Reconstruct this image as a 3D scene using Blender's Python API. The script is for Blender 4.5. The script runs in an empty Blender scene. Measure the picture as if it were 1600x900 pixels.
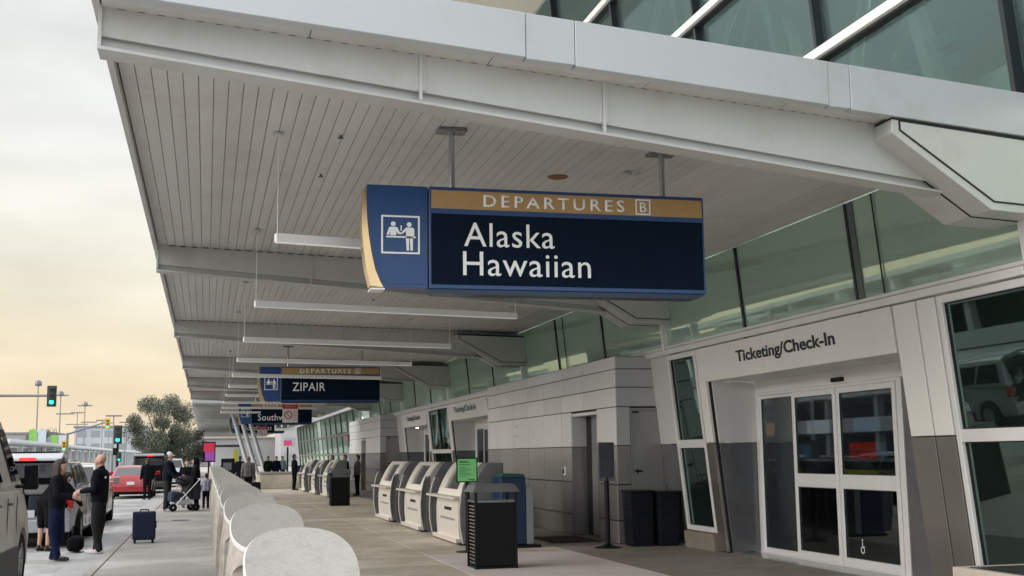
import bpy, bmesh, math, random
from mathutils import Matrix, Vector
random.seed(7)
sc = bpy.context.scene
R_ = math.radians
PI = math.pi
# ------------------------------------------------------------------ camera
cd = bpy.data.cameras.new("camera"); cam = bpy.data.objects.new("camera", cd)
sc.collection.objects.link(cam); sc.camera = cam
VX, VY, FPX = 322.0, 716.0, 1880.0
d = Vector(((VX-800)/FPX, -(VY-450)/FPX, -1.0)).normalized()
q = Vector(((VX+1000-800)/FPX, -(VY-13-450)/FPX, -1.0))
U = d.cross(q).normalized()
if U.y < 0: U = -U
XA = d.cross(U)
Rm = Matrix((XA, d, U))
cam.matrix_world = Matrix.Translation((0, 0, 1.65)) @ Rm.to_4x4()
cd.sensor_width = 36; cd.lens = 36*FPX/1600; cd.clip_start = 0.1; cd.clip_end = 5000
# ------------------------------------------------------------------ world, sun, exposure
SUN_EL, SUN_AZ = 20, -104        # azimuth measured from +Y towards +X
wd = bpy.data.worlds.new("World"); sc.world = wd; wd.use_nodes = True
nt = wd.node_tree; nt.nodes.clear()
N = nt.nodes.new; L = nt.links.new
out = N('ShaderNodeOutputWorld'); bg = N('ShaderNodeBackground'); bg2 = N('ShaderNodeBackground'); add = N('ShaderNodeAddShader')
sky = N('ShaderNodeTexSky'); sky.sky_type = 'NISHITA'; sky.sun_disc = False
sky.sun_elevation = R_(SUN_EL); sky.sun_rotation = R_(SUN_AZ); sky.dust_density = 4
L(sky.outputs[0], bg.inputs[0]); bg.inputs[1].default_value = 0.012
tc = N('ShaderNodeTexCoord'); sep = N('ShaderNodeSeparateXYZ'); L(tc.outputs['Generated'], sep.inputs[0])
mp = N('ShaderNodeMapping'); L(tc.outputs['Generated'], mp.inputs[0]); mp.inputs['Scale'].default_value = (2.2, 2.2, 7.0)
nz = N('ShaderNodeTexNoise'); L(mp.outputs[0], nz.inputs['Vector']); nz.inputs['Scale'].default_value = 1.6; nz.inputs['Detail'].default_value = 5; nz.inputs['Roughness'].default_value = .5
ma = N('ShaderNodeMath'); ma.operation = 'MULTIPLY_ADD'; L(nz.outputs[0], ma.inputs[0]); ma.inputs[1].default_value = .10
ms = N('ShaderNodeMath'); ms.operation = 'SUBTRACT'; L(sep.outputs[2], ms.inputs[0]); ms.inputs[1].default_value = .05; L(ms.outputs[0], ma.inputs[2])
cr = N('ShaderNodeValToRGB'); L(ma.outputs[0], cr.inputs[0])
els = cr.color_ramp.elements
els[0].position = 0.0; els[0].color = (.80, .66, .49, 1)
els[1].position = 1.0; els[1].color = (2.2, 2.27, 2.38, 1)
for p, c in ((.05, (.86, .71, .50)), (.10, (.85, .75, .56)), (.16, (.82, .78, .66)), (.24, (.79, .785, .73)), (.38, (.78, .795, .79)), (.65, (1.6, 1.65, 1.73))):
    e = els.new(p); e.color = (*c, 1)
nz2 = N('ShaderNodeTexNoise'); L(mp.outputs[0], nz2.inputs['Vector']); nz2.inputs['Scale'].default_value = 3.1; nz2.inputs['Detail'].default_value = 6
mr = N('ShaderNodeMapRange'); L(nz2.outputs[0], mr.inputs[0]); mr.inputs[1].default_value = .3; mr.inputs[2].default_value = .75; mr.inputs[3].default_value = .54; mr.inputs[4].default_value = .68
mx = N('ShaderNodeVectorMath'); mx.operation = 'SCALE'; L(cr.outputs[0], mx.inputs[0]); L(mr.outputs[0], mx.inputs['Scale'])
# the warm band lies towards the low sun beyond the road; elsewhere the cloud base stays pale grey
cr2 = N('ShaderNodeValToRGB'); L(ma.outputs[0], cr2.inputs[0]); e2 = cr2.color_ramp.elements
e2[0].position = 0; e2[0].color = (1.15, 1.18, 1.22, 1); e2[1].position = 1; e2[1].color = (2.2, 2.27, 2.38, 1)
for p, c in ((.15, (1.45, 1.49, 1.54)), (.38, (1.55, 1.6, 1.67)), (.65, (1.75, 1.8, 1.88))):
    e = e2.new(p); e.color = (*c, 1)
dt = N('ShaderNodeVectorMath'); dt.operation = 'DOT_PRODUCT'; L(tc.outputs['Generated'], dt.inputs[0]); dt.inputs[1].default_value = (-.25, .968, 0)
mw = N('ShaderNodeMapRange'); L(dt.outputs['Value'], mw.inputs[0]); mw.inputs[1].default_value = .1; mw.inputs[2].default_value = .8
mxw = N('ShaderNodeMix'); mxw.data_type = 'RGBA'; L(mw.outputs[0], mxw.inputs[0]); L(cr2.outputs[0], mxw.inputs[6]); L(cr.outputs[0], mxw.inputs[7]); L(mxw.outputs[2], mx.inputs[0])
L(mx.outputs[0], bg2.inputs[0]); bg2.inputs[1].default_value = 1.0
L(bg.outputs[0], add.inputs[0]); L(bg2.outputs[0], add.inputs[1]); L(add.outputs[0], out.inputs[0])
ld = bpy.data.lights.new("sun", 'SUN'); ld.energy = 1.3; ld.angle = R_(48); ld.color = (1, .93, .84)
sun = bpy.data.objects.new("sun", ld); sc.collection.objects.link(sun)
sd = Vector((math.sin(R_(SUN_AZ))*math.cos(R_(SUN_EL)), math.cos(R_(SUN_AZ))*math.cos(R_(SUN_EL)), math.sin(R_(SUN_EL))))
sun.rotation_euler = sd.to_track_quat('Z', 'Y').to_euler()
sc.view_settings.view_transform = 'Standard'; sc.view_settings.look = 'None'; sc.view_settings.gamma = 1
sc.view_settings.exposure = 0.80
sc.cycles.max_bounces = 8; sc.cycles.diffuse_bounces = 4; sc.cycles.glossy_bounces = 4; sc.cycles.transparent_max_bounces = 16

# ------------------------------------------------------------------ materials
MATS = {}
def mat(name, col, rough=.6, metal=0.0, nscale=0, namt=.15, bump=0, bscale=None, spec=.5, coat=0, emis=0, stretch=None, dirt=None, orand=0, spots=0):
    if name in MATS: return MATS[name]
    m = bpy.data.materials.new(name); m.use_nodes = True; t = m.node_tree; b = t.nodes['Principled BSDF']
    b.inputs['Base Color'].default_value = (*col, 1); b.inputs['Roughness'].default_value = rough
    b.inputs['Metallic'].default_value = metal; b.inputs['Specular IOR Level'].default_value = spec
    b.inputs['Coat Weight'].default_value = coat
    if emis:
        b.inputs['Emission Color'].default_value = (*col, 1); b.inputs['Emission Strength'].default_value = emis
    if nscale or bump:
        tcn = t.nodes.new('ShaderNodeTexCoord'); geo = t.nodes.new('ShaderNodeNewGeometry')
        mpn = t.nodes.new('ShaderNodeMapping'); t.links.new(geo.outputs['Position'], mpn.inputs[0])
        if stretch: mpn.inputs['Scale'].default_value = stretch
        n = t.nodes.new('ShaderNodeTexNoise'); t.links.new(mpn.outputs[0], n.inputs['Vector'])
        n.inputs['Scale'].default_value = nscale or 20; n.inputs['Detail'].default_value = 7; n.inputs['Roughness'].default_value = .62
        if nscale:
            r = t.nodes.new('ShaderNodeValToRGB'); t.links.new(n.outputs[0], r.inputs[0])
            r.color_ramp.elements[0].position = .3; r.color_ramp.elements[1].position = .7
            lo = [c*(1-namt) for c in col]; hi = [min(1, c*(1+namt)) for c in col]
            r.color_ramp.elements[0].color = (*lo, 1); r.color_ramp.elements[1].color = (*hi, 1)
            src = r.outputs[0]
            if dirt:
                n3 = t.nodes.new('ShaderNodeTexNoise'); t.links.new(geo.outputs['Position'], n3.inputs['Vector'])
                n3.inputs['Scale'].default_value = dirt[0]; n3.inputs['Detail'].default_value = 8; n3.inputs['Roughness'].default_value = .7
                r3 = t.nodes.new('ShaderNodeValToRGB'); t.links.new(n3.outputs[0], r3.inputs[0])
                r3.color_ramp.elements[0].position = dirt[1]; r3.color_ramp.elements[1].position = dirt[1]+.16
                v = 1-dirt[2]
                r3.color_ramp.elements[0].color = (v, v*.97, v*.93, 1); r3.color_ramp.elements[1].color = (1, 1, 1, 1)
                mm = t.nodes.new('ShaderNodeMix'); mm.data_type = 'RGBA'; mm.blend_type = 'MULTIPLY'; mm.inputs[0].default_value = 1
                t.links.new(src, mm.inputs[6]); t.links.new(r3.outputs[0], mm.inputs[7]); src = mm.outputs[2]
            if spots:
                vo = t.nodes.new('ShaderNodeTexVoronoi'); t.links.new(geo.outputs['Position'], vo.inputs['Vector']); vo.inputs['Scale'].default_value = 2.3
                vr = t.nodes.new('ShaderNodeMapRange'); t.links.new(vo.outputs['Distance'], vr.inputs[0]); vr.inputs[1].default_value = .035; vr.inputs[2].default_value = .07; vr.inputs[3].default_value = 1-spots; vr.inputs[4].default_value = 1
                vm = t.nodes.new('ShaderNodeMix'); vm.data_type = 'RGBA'; vm.blend_type = 'MULTIPLY'; vm.inputs[0].default_value = 1
                t.links.new(src, vm.inputs[6]); t.links.new(vr.outputs[0], vm.inputs[7]); src = vm.outputs[2]
            if orand:
                oi = t.nodes.new('ShaderNodeObjectInfo'); om = t.nodes.new('ShaderNodeMapRange'); t.links.new(oi.outputs['Random'], om.inputs[0]); om.inputs[3].default_value = 1-orand; om.inputs[4].default_value = 1+orand*.5
                vm = t.nodes.new('ShaderNodeMix'); vm.data_type = 'RGBA'; vm.blend_type = 'MULTIPLY'; vm.inputs[0].default_value = 1
                t.links.new(src, vm.inputs[6]); t.links.new(om.outputs[0], vm.inputs[7]); src = vm.outputs[2]
            t.links.new(src, b.inputs['Base Color'])
            rr = t.nodes.new('ShaderNodeMapRange'); t.links.new(n.outputs[0], rr.inputs[0])
            rr.inputs[3].default_value = max(.02, rough-.03); rr.inputs[4].default_value = min(1, rough+.04)
            t.links.new(rr.outputs[0], b.inputs['Roughness'])
        if bump:
            n2 = t.nodes.new('ShaderNodeTexNoise'); t.links.new(mpn.outputs[0], n2.inputs['Vector'])
            n2.inputs['Scale'].default_value = bscale or 40; n2.inputs['Detail'].default_value = 6
            bp = t.nodes.new('ShaderNodeBump'); bp.inputs['Strength'].default_value = bump; bp.inputs['Distance'].default_value = .01
            t.links.new(n2.outputs[0], bp.inputs['Height']); t.links.new(bp.outputs[0], b.inputs['Normal'])
    MATS[name] = m; return m
def glass(name, tint, refl, base=.1, k=.8, wav=.0, milk=0, mcol=(.4, .55, .46)):
    m = bpy.data.materials.new(name); m.use_nodes = True; t = m.node_tree; t.nodes.clear()
    o = t.nodes.new('ShaderNodeOutputMaterial'); mixs = t.nodes.new('ShaderNodeMixShader')
    tr = t.nodes.new('ShaderNodeBsdfTransparent'); tr.inputs[0].default_value = (*tint, 1)
    g = t.nodes.new('ShaderNodeBsdfGlossy'); g.inputs[0].default_value = (*refl, 1); g.inputs['Roughness'].default_value = .015
    lw = t.nodes.new('ShaderNodeFresnel'); lw.inputs[0].default_value = 1.5
    mm = t.nodes.new('ShaderNodeMath'); mm.operation = 'MULTIPLY_ADD'; mm.use_clamp = True
    t.links.new(lw.outputs[0], mm.inputs[0]); mm.inputs[1].default_value = k; mm.inputs[2].default_value = base
    t.links.new(mm.outputs[0], mixs.inputs[0]); t.links.new(tr.outputs[0], mixs.inputs[1]); t.links.new(g.outputs[0], mixs.inputs[2])
    if milk:  # pale diffuse share mixed in to imitate bright haze in the pane
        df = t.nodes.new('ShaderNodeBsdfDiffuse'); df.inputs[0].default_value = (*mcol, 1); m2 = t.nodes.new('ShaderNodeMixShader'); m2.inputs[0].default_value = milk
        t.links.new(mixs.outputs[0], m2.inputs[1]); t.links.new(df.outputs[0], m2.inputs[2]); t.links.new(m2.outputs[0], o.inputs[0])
    else: t.links.new(mixs.outputs[0], o.inputs[0])
    if wav:
        n = t.nodes.new('ShaderNodeTexNoise'); n.inputs['Scale'].default_value = .9; geo = t.nodes.new('ShaderNodeNewGeometry')
        t.links.new(geo.outputs['Position'], n.inputs['Vector'])
        bp = t.nodes.new('ShaderNodeBump'); bp.inputs['Strength'].default_value = wav; bp.inputs['Distance'].default_value = .03
        t.links.new(n.outputs[0], bp.inputs['Height']); t.links.new(bp.outputs[0], g.inputs['Normal'])
    MATS[name] = m; return m

WHITE = mat('white_painted_steel', (.52, .53, .52), .45, 0, 1.2, .05, dirt=(1.1, .33, .12))
FASC = mat('fascia_white_panel', (.49, .515, .54), .35, 0, .8, .04, dirt=(.8, .3, .08))
SOFF = mat('soffit_plank_paint', (.605, .597, .58), .5, 0, 2.5, .05, stretch=(1, .12, 1), orand=.05, dirt=(1.6, .36, .06))
SOFD = mat('soffit_void', (.66, .65, .63), .9)
KNU = mat('bracket_cladding', (.54, .55, .535), .42, 0, 1.0, .05, dirt=(1.3, .33, .08))
SEAM = mat('dark_seam', (.012, .012, .014), .6)
PAN_L = mat('light_metal_panel', (.70, .70, .70), .33, .15, 1.0, .05, stretch=(1, 1, .2), orand=.10)
PAN_D = mat('dark_stainless_panel', (.175, .18, .195), .26, .45, 1.2, .08, stretch=(1, 1, .12), orand=.14, dirt=(2.2, .38, .15))
PAN_S = mat('stainless_strip', (.34, .33, .31), .25, .8, 2, .06, stretch=(1, 1, .2))
HEADR = mat('header_cream_panel', (.78, .77, .745), .4, 0, 1.0, .03)
ALU = mat('anodised_aluminium', (.80, .81, .82), .35, .2, 6, .03)
FRAMEW = mat('white_window_frame', (.78, .78, .77), .38, .25, 2, .04)
MULD = mat('dark_mullion', (.02, .025, .03), .3, .3)
DOORG = mat('grey_door_steel', (.28, .28, .275), .3, .4, 1, .03)
BLACK = mat('black_plastic', (.004, .0045, .006), .5, spec=.2)
BLACKM = mat('black_coated_metal', (.005, .0055, .008), .45, 0, 8, .2, spec=.22)
STEEL = mat('brushed_steel', (.86, .82, .75), .3, .4, 3, .03)
KGREY = mat('kiosk_grey', (.13, .135, .14), .4, .2, 3, .1)
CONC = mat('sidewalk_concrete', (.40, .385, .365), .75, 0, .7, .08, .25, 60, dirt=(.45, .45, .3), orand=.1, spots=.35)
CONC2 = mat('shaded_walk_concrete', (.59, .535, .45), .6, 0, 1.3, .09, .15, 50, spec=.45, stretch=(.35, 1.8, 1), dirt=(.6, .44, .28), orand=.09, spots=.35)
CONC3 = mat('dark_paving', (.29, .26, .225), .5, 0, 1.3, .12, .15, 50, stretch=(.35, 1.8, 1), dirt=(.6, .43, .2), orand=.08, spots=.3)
ROADM = mat('road_concrete', (.39, .39, .385), .8, 0, .5, .1, .3, 40, dirt=(.5, .46, .35), spots=.5)
PINK = mat('pinkish_paving', (.58, .525, .50), .65, 0, 1.4, .08, .2, 50)
BOLL = mat('precast_concrete', (.38, .35, .31), .7, 0, 6, .08, .2, 90, dirt=(3, .4, .25), orand=.1)
BOLT = mat('bollard_top_terrazzo', (.33, .32, .295), .6, 0, 45, .10, .2, 140, dirt=(9, .34, .12), orand=.08)
NAVY = mat('sign_navy', (.003, .010, .024), .7, 0, 3, .1, spec=.08)
BLUE = mat('sign_blue', (.008, .055, .19), .35, 0, 3, .05)
BLUEF = mat('sign_blue_frame', (.012, .055, .18), .35)
GOLD = mat('sign_gold', (.40, .25, .10), .4, 0, 4, .05)
GOLDS = mat('brushed_gold', (.62, .45, .24), .22, .85, 5, .1)
LETW = mat('letter_white', (.85, .87, .88), .4)
LETD = mat('letter_dark', (.02, .022, .04), .4)
BARW = mat('light_bar_white', (.74, .75, .76), .4, 0, 4, .03)
GREENP = mat('green_notice_glow', (.15, .50, .17), .4, 0, 5, .04, emis=.08)  # printed notice with a faint glow put into its colour
DKTXT = mat('notice_print', (.02, .12, .04), .5)
RUBB = mat('rubber', (.006, .006, .006), .85, 0, 20, .2, spec=.15)
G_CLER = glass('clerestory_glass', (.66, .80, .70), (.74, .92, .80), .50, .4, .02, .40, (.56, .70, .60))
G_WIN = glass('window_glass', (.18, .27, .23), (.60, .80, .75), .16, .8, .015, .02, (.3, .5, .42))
G_DOOR = glass('door_glass', (.52, .56, .57), (.7, .74, .76), .02, .75)
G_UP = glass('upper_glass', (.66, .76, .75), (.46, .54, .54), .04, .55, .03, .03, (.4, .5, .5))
G_CAR = glass('car_glass', (.06, .07, .07), (.9, .9, .9), .05, .9)

# ------------------------------------------------------------------ helpers
COL = sc.collection
def tag(o, label=None, cat=None, group=None, kind=None):
    if label: o['label'] = label
    if cat: o['category'] = cat
    if group: o['group'] = group
    if kind: o['kind'] = kind
    return o
def empty(name, loc=(0, 0, 0), rz=0, label=None, cat=None, group=None):
    o = bpy.data.objects.new(name, None); COL.objects.link(o); o.location = loc; o.rotation_euler = (0, 0, rz)
    o.empty_display_size = .2
    return tag(o, label, cat, group)
def link(me, name, parent=None, loc=None, rot=None):
    o = bpy.data.objects.new(name, me); COL.objects.link(o)
    if parent: o.parent = parent
    if loc is not None: o.location = loc
    if rot is not None: o.rotation_euler = rot
    return o
class MB:
    def __init__(s): s.v = []; s.f = []
    def add(s, vs, fs):
        n = len(s.v); s.v += [tuple(v) for v in vs]; s.f += [tuple(i+n for i in f) for f in fs]; return s
    def box(s, x0, y0, z0, x1, y1, z1):
        vs = [(x, y, z) for z in (z0, z1) for y in (y0, y1) for x in (x0, x1)]
        return s.add(vs, [(0, 2, 3, 1), (4, 5, 7, 6), (0, 1, 5, 4), (2, 6, 7, 3), (0, 4, 6, 2), (1, 3, 7, 5)])
    def hexa(s, b, t):      # bottom 4, top 4 (both counter-clockwise seen from above)
        return s.add(list(b)+list(t), [(3, 2, 1, 0), (4, 5, 6, 7), (0, 1, 5, 4), (1, 2, 6, 5), (2, 3, 7, 6), (3, 0, 4, 7)])
    def prism(s, poly, vec):   # 3D polygon extruded along vec
        n = len(poly); a = [Vector(p) for p in poly]; b = [p+Vector(vec) for p in a]
        fs = [tuple(range(n))[::-1], tuple(range(n, 2*n))] + [(i, (i+1) % n, (i+1) % n+n, i+n) for i in range(n)]
        return s.add(a+b, fs)
    def tube(s, p0, p1, r0, r1=None, n=10, cap=True):
        p0 = Vector(p0); p1 = Vector(p1); r1 = r0 if r1 is None else r1
        z = (p1-p0).normalized(); x = z.orthogonal().normalized(); y = z.cross(x)
        vs = []
        for p, r in ((p0, r0), (p1, r1)):
            for i in range(n):
                a = 2*PI*i/n; vs.append(p+x*math.cos(a)*r+y*math.sin(a)*r)
        fs = [(i, (i+1) % n, (i+1) % n+n, i+n) for i in range(n)]
        if cap: fs += [tuple(range(n))[::-1], tuple(range(n, 2*n))]
        return s.add(vs, fs)
    def path(s, pts, r, n=8):
        for a, b in zip(pts, pts[1:]): s.tube(a, b, r, r, n)
        return s
    def lathe(s, prof, c=(0, 0, 0), axis='z', n=20):
        m = len(prof); vs = []
        for i in range(n):
            a = 2*PI*i/n
            for r, h in prof:
                p = (math.cos(a)*r, math.sin(a)*r, h)
                if axis == 'x': p = (h, p[0], p[1])
                if axis == 'y': p = (p[0], h, p[1])
                vs.append((p[0]+c[0], p[1]+c[1], p[2]+c[2]))
        fs = [(i*m+j, ((i+1) % n)*m+j, ((i+1) % n)*m+j+1, i*m+j+1) for i in range(n) for j in range(m-1)]
        return s.add(vs, fs)
    def ell(s, c, r, n=12, m=8):
        vs = []; fs = []
        for j in range(m+1):
            t = PI*j/m
            for i in range(n):
                a = 2*PI*i/n; vs.append((c[0]+r[0]*math.sin(t)*math.cos(a), c[1]+r[1]*math.sin(t)*math.sin(a), c[2]+r[2]*math.cos(t)))
        for j in range(m):
            for i in range(n): fs.append((j*n+i, (j+1)*n+i, (j+1)*n+(i+1) % n, j*n+(i+1) % n))
        return s.add(vs, fs)
    def mesh(s, name, m, smooth=False, bevel=0, seg=1, weld=False):
        me = bpy.data.meshes.new(name); me.from_pydata(s.v, [], s.f)
        bm = bmesh.new(); bm.from_mesh(me)
        if weld: bmesh.ops.remove_doubles(bm, verts=bm.verts, dist=1e-4)
        bmesh.ops.recalc_face_normals(bm, faces=bm.faces)
        if bevel: bmesh.ops.bevel(bm, geom=list(bm.edges), offset=bevel, segments=seg, affect='EDGES', profile=.5)
        bm.to_mesh(me); bm.free()
        for x in (m if isinstance(m, (list, tuple)) else [m]): me.materials.append(x)
        if smooth:
            me.polygons.foreach_set('use_smooth', [True]*len(me.polygons)); me.set_sharp_from_angle(angle=R_(38))
        return me
    def build(s, name, m, parent=None, smooth=False, bevel=0, seg=1, kind=None, label=None, weld=False):
        o = link(s.mesh(name, m, smooth, bevel, seg, weld), name, parent)
        if kind: o['kind'] = kind
        if label: o['label'] = label
        return o
def bx(name, m, parent, *a, **k): return MB().box(*a).build(name, m, parent, **k)
def copy_tree(o, parent=None):
    c = o.copy(); COL.objects.link(c)
    if parent: c.parent = parent
    for ch in list(o.children): copy_tree(ch, c)
    return c
def evalmesh(o):
    dg = bpy.context.evaluated_depsgraph_get(); me = bpy.data.meshes.new_from_object(o.evaluated_get(dg)); return me
def boolean(base, cutter_mb):
    """mesh minus cutters; returns a new mesh datablock"""
    a = bpy.data.objects.new('a', base); b = bpy.data.objects.new('b', cutter_mb.mesh('b', SEAM))
    COL.objects.link(a); COL.objects.link(b)
    md = a.modifiers.new('b', 'BOOLEAN'); md.object = b; md.operation = 'DIFFERENCE'; md.solver = 'EXACT'; md.use_self = True
    me = evalmesh(a); bpy.data.objects.remove(a); bpy.data.objects.remove(b)
    return me
def text(s, org, ux, uz, width, height, m, parent, name='lettering', depth=.004, space=1.0, bold=0, strip=True):
    """flat raised lettering: lower left corner of its ink at org, width along ux, height along uz"""
    cu = bpy.data.curves.new(name, 'FONT'); cu.body = s; cu.size = 1; cu.space_character = space; cu.offset = bold; cu.resolution_u = 3
    o = bpy.data.objects.new(name, cu); COL.objects.link(o); me = evalmesh(o); bpy.data.objects.remove(o)
    xs = [v.co.x for v in me.vertices]; ys = [v.co.y for v in me.vertices]
    x0, x1, y0, y1 = min(xs), max(xs), min(ys), max(ys)
    sx = width/(x1-x0); sy = height/(y1-y0) if height else sx
    ux = Vector(ux).normalized(); uz = Vector(uz).normalized(); nn = ux.cross(uz)
    bm = bmesh.new(); bm.from_mesh(me)
    r = bmesh.ops.extrude_face_region(bm, geom=list(bm.faces))
    for v in r['geom']:
        if isinstance(v, bmesh.types.BMVert): v.co.z += 1
    for v in bm.verts:
        v.co = Vector(org)+ux*((v.co.x-x0)*sx)+uz*((v.co.y-y0)*sy)+nn*(v.co.z*depth)
    bmesh.ops.recalc_face_normals(bm, faces=bm.faces)
    bm.to_mesh(me); bm.free(); me.materials.clear(); me.materials.append(m)
    return link(me, name, parent)

# ------------------------------------------------------------------ the ground
KX = -1.56
bx('ground', mat('far_ground', (.30, .29, .27), .9, 0, .2, .2), None, -2000, -2000, -.30, 2000, 3000, -.10, kind='structure')
bx('road', ROADM, None, -30, -60, -.095, KX-.16, 420, -.05, kind='structure')
side = empty('sidewalk', (0, 0, 0)); side['kind'] = 'structure'
bx('slab_bed', mat('joint_filler', (.10, .095, .085), .95), side, KX+.01, -10, -.09, 8.38, 240, -.012)
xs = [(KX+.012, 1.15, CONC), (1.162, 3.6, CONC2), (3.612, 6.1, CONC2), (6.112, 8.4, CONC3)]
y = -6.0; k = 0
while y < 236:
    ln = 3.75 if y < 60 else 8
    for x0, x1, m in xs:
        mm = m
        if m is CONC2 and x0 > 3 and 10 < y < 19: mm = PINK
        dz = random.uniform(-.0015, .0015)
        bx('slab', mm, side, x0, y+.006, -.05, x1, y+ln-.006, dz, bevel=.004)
    y += ln; k += 1
kb = empty('kerb', (0, 0, 0)); kb['kind'] = 'structure'
y = -6
while y < 120:
    bx('kerb_stone', CONC, kb, KX-.15, y+.004, -.1, KX-.004, y+2.996, .002, bevel=.01); y += 3
bx('gutter', mat('gutter_concrete', (.33, .325, .32), .8, 0, 2, .1), None, KX-.62, -6, -.09, KX-.155, 120, -.044, kind='structure')
rs = empty('road_slabs', (0, 0, 0)); rs['kind'] = 'structure'
bx('stop_line', mat('road_paint', (.7, .7, .68), .7, 0, 3, .1), rs, -7.2, 27.0, -.05, -7.06, 90, -.046)

# ------------------------------------------------------------------ the canopy
SK = .235
YB = [10.3, 20.3, 30.35, 40.5, 50.6, 60.7]
def YS(X, Yb): return Yb+SK*(X-8)
can = empty('canopy_roof', (8, 10, 0), 0, 'long white entrance canopy with planked soffit and tapering girders over the walkway', 'canopy')
CO = Vector((8, 10, 0))
def cmb():
    return MB()
def shift(o): o.location = -CO; return o
XL, XR = -.75, 7.86
ZD = 4.785
def skbox(mb, Yb, x0, x1, y0, y1, z0a, z1a, z0b=None, z1b=None):
    """slab along the skewed girder line: x0..x1, y offsets, z at x0 and x1"""
    z0b = z0a if z0b is None else z0b; z1b = z1a if z1b is None else z1b
    a, b = YS(x0, Yb), YS(x1, Yb)
    return mb.hexa([(x0, a+y0, z0a), (x1, b+y0, z0b), (x1, b+y1, z0b), (x0, a+y1, z0a)], [(x0, a+y0, z1a), (x1, b+y0, z1b), (x1, b+y1, z1b), (x0, a+y1, z1a)])
# near fascia, in lengths with butt joints
fx = [XL-.05, 2.33, 2.76, 5.3, 5.55, 7.86]
for a, b in zip(fx, fx[1:]):
    mb = MB(); zt = lambda x: 5.0+.0145*(x+.75)
    skbox(mb, 9.98, a+.003, b-.003, (.004 if b-a < .5 else 0), .12, 4.675, zt(a), 4.685, zt(b)); shift(mb.build('fascia_panel', FASC, can, bevel=.004))
mb = MB(); skbox(mb, 9.98, XL, XR, .13, 51.3, 4.93, 4.99); shift(mb.build('roof_deck', mat('roof_membrane', (.5, .5, .48), .8), can))
mb = MB(); skbox(mb, 9.98, XL-.06, XL-.01, .0, 51.3, 4.70, 4.99); shift(mb.build('edge_fascia', WHITE, can))
# strip of soffit tiles between fascia and first girder
x = XL
while x < 6.2:
    mb = MB(); skbox(mb, 10.1, x+.004, min(x+1.42, 6.3)-.004, .005, .235, 4.70, 4.72); shift(mb.build('soffit_tile', SOFF, can)); x += 1.42
mb = MB()
for i in range(64):
    xx = XL+.1+i*.13
    if xx < 6.2: skbox(mb, 10.1, xx, xx+.05, .222, .240, 4.697, 4.705)
shift(mb.build('vent_slots', mat('vent_grey', (.12, .12, .12), .7), can))
def zb(X): return 4.395-.0385*(X+.75)
for k, Yb in enumerate(YB):
    x1 = 6.95
    g = shift(MB().build('girder', WHITE, can)) if False else None
    mb = MB()
    top = 4.715 if k == 0 else 4.80
    # upper web plate, lower recessed plate, bottom flange with a proud lip
    skbox(mb, Yb, XL-.01, x1, .03, .06, zb(XL)+.10, top, zb(x1)+.10, top)
    skbox(mb, Yb, XL-.01, x1, .085, .11, zb(XL)+.02, zb(XL)+.12, zb(x1)+.02, zb(x1)+.12)
    skbox(mb, Yb, XL-.02, x1, .0, .24, zb(XL), zb(XL)+.022, zb(x1), zb(x1)+.022)
    skbox(mb, Yb, XL-.02, XL+.004, .0, .24, zb(XL)+.022, top, zb(XL)+.022, top)
    skbox(mb, Yb, XL-.01, x1, .03, .24, top, top+.02)
    g = shift(mb.build('girder', WHITE, can, bevel=0))
    for sx in (1.53, 3.13):
        mb = MB(); yy = YS(sx, Yb); mb.box(sx-.012, yy-.002, zb(sx)+.024, sx+.012, yy+.03, top-.004)
        mb.box(sx-.04, yy+.018, zb(sx)+.11, sx+.04, yy+.029, top-.01)
        o = mb.build('stiffener', WHITE, g); 
    # row of dark vent slots where soffit meets girder
    if k:
        mb = MB()
        for i in range(46):
            xx = XL+.15+i*.16
            if xx < 6.5: skbox(mb, Yb, xx, xx+.09, -.016, -.002, 4.772, 4.782)
        shift(mb.build('vent_slots', SEAM, can))
# soffit planks running along the road
def plank_mesh(w):
    return w
for k in range(5):
    Ya, Yb2 = YB[k], YB[k+1]
    mb_rest = MB(); n = 69; w = (XR-XL)/n
    for i in range(n):
        x0 = XL+i*w; x1 = x0+w-.0028
        dz = random.uniform(-.0025, .0025)
        y00, y01 = YS(x0, Ya)+.25, YS(x1, Ya)+.25; y10, y11 = YS(x0, Yb2)-.02, YS(x1, Yb2)-.02
        ch = .0035
        bot = [(x0+ch, y00, ZD+dz), (x1-ch, y01, ZD+dz), (x1-ch, y11, ZD+dz), (x0+ch, y10, ZD+dz)]
        tp = [(x0, y00, ZD+.01+dz), (x1, y01, ZD+.01+dz), (x1, y11, ZD+.01+dz), (x0, y10, ZD+.01+dz)]
        if k < 3: shift(MB().hexa(bot, tp).build('soffit_plank', SOFF, can))
        else: mb_rest.hexa(bot, tp)
    if k >= 3: shift(mb_rest.build('soffit_planks', SOFF, can, kind='stuff'))
mb = MB(); skbox(mb, 10.5, XL, XR, 0, 50.4, 4.815, 4.84); shift(mb.build('soffit_backing', SOFD, can))
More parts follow.
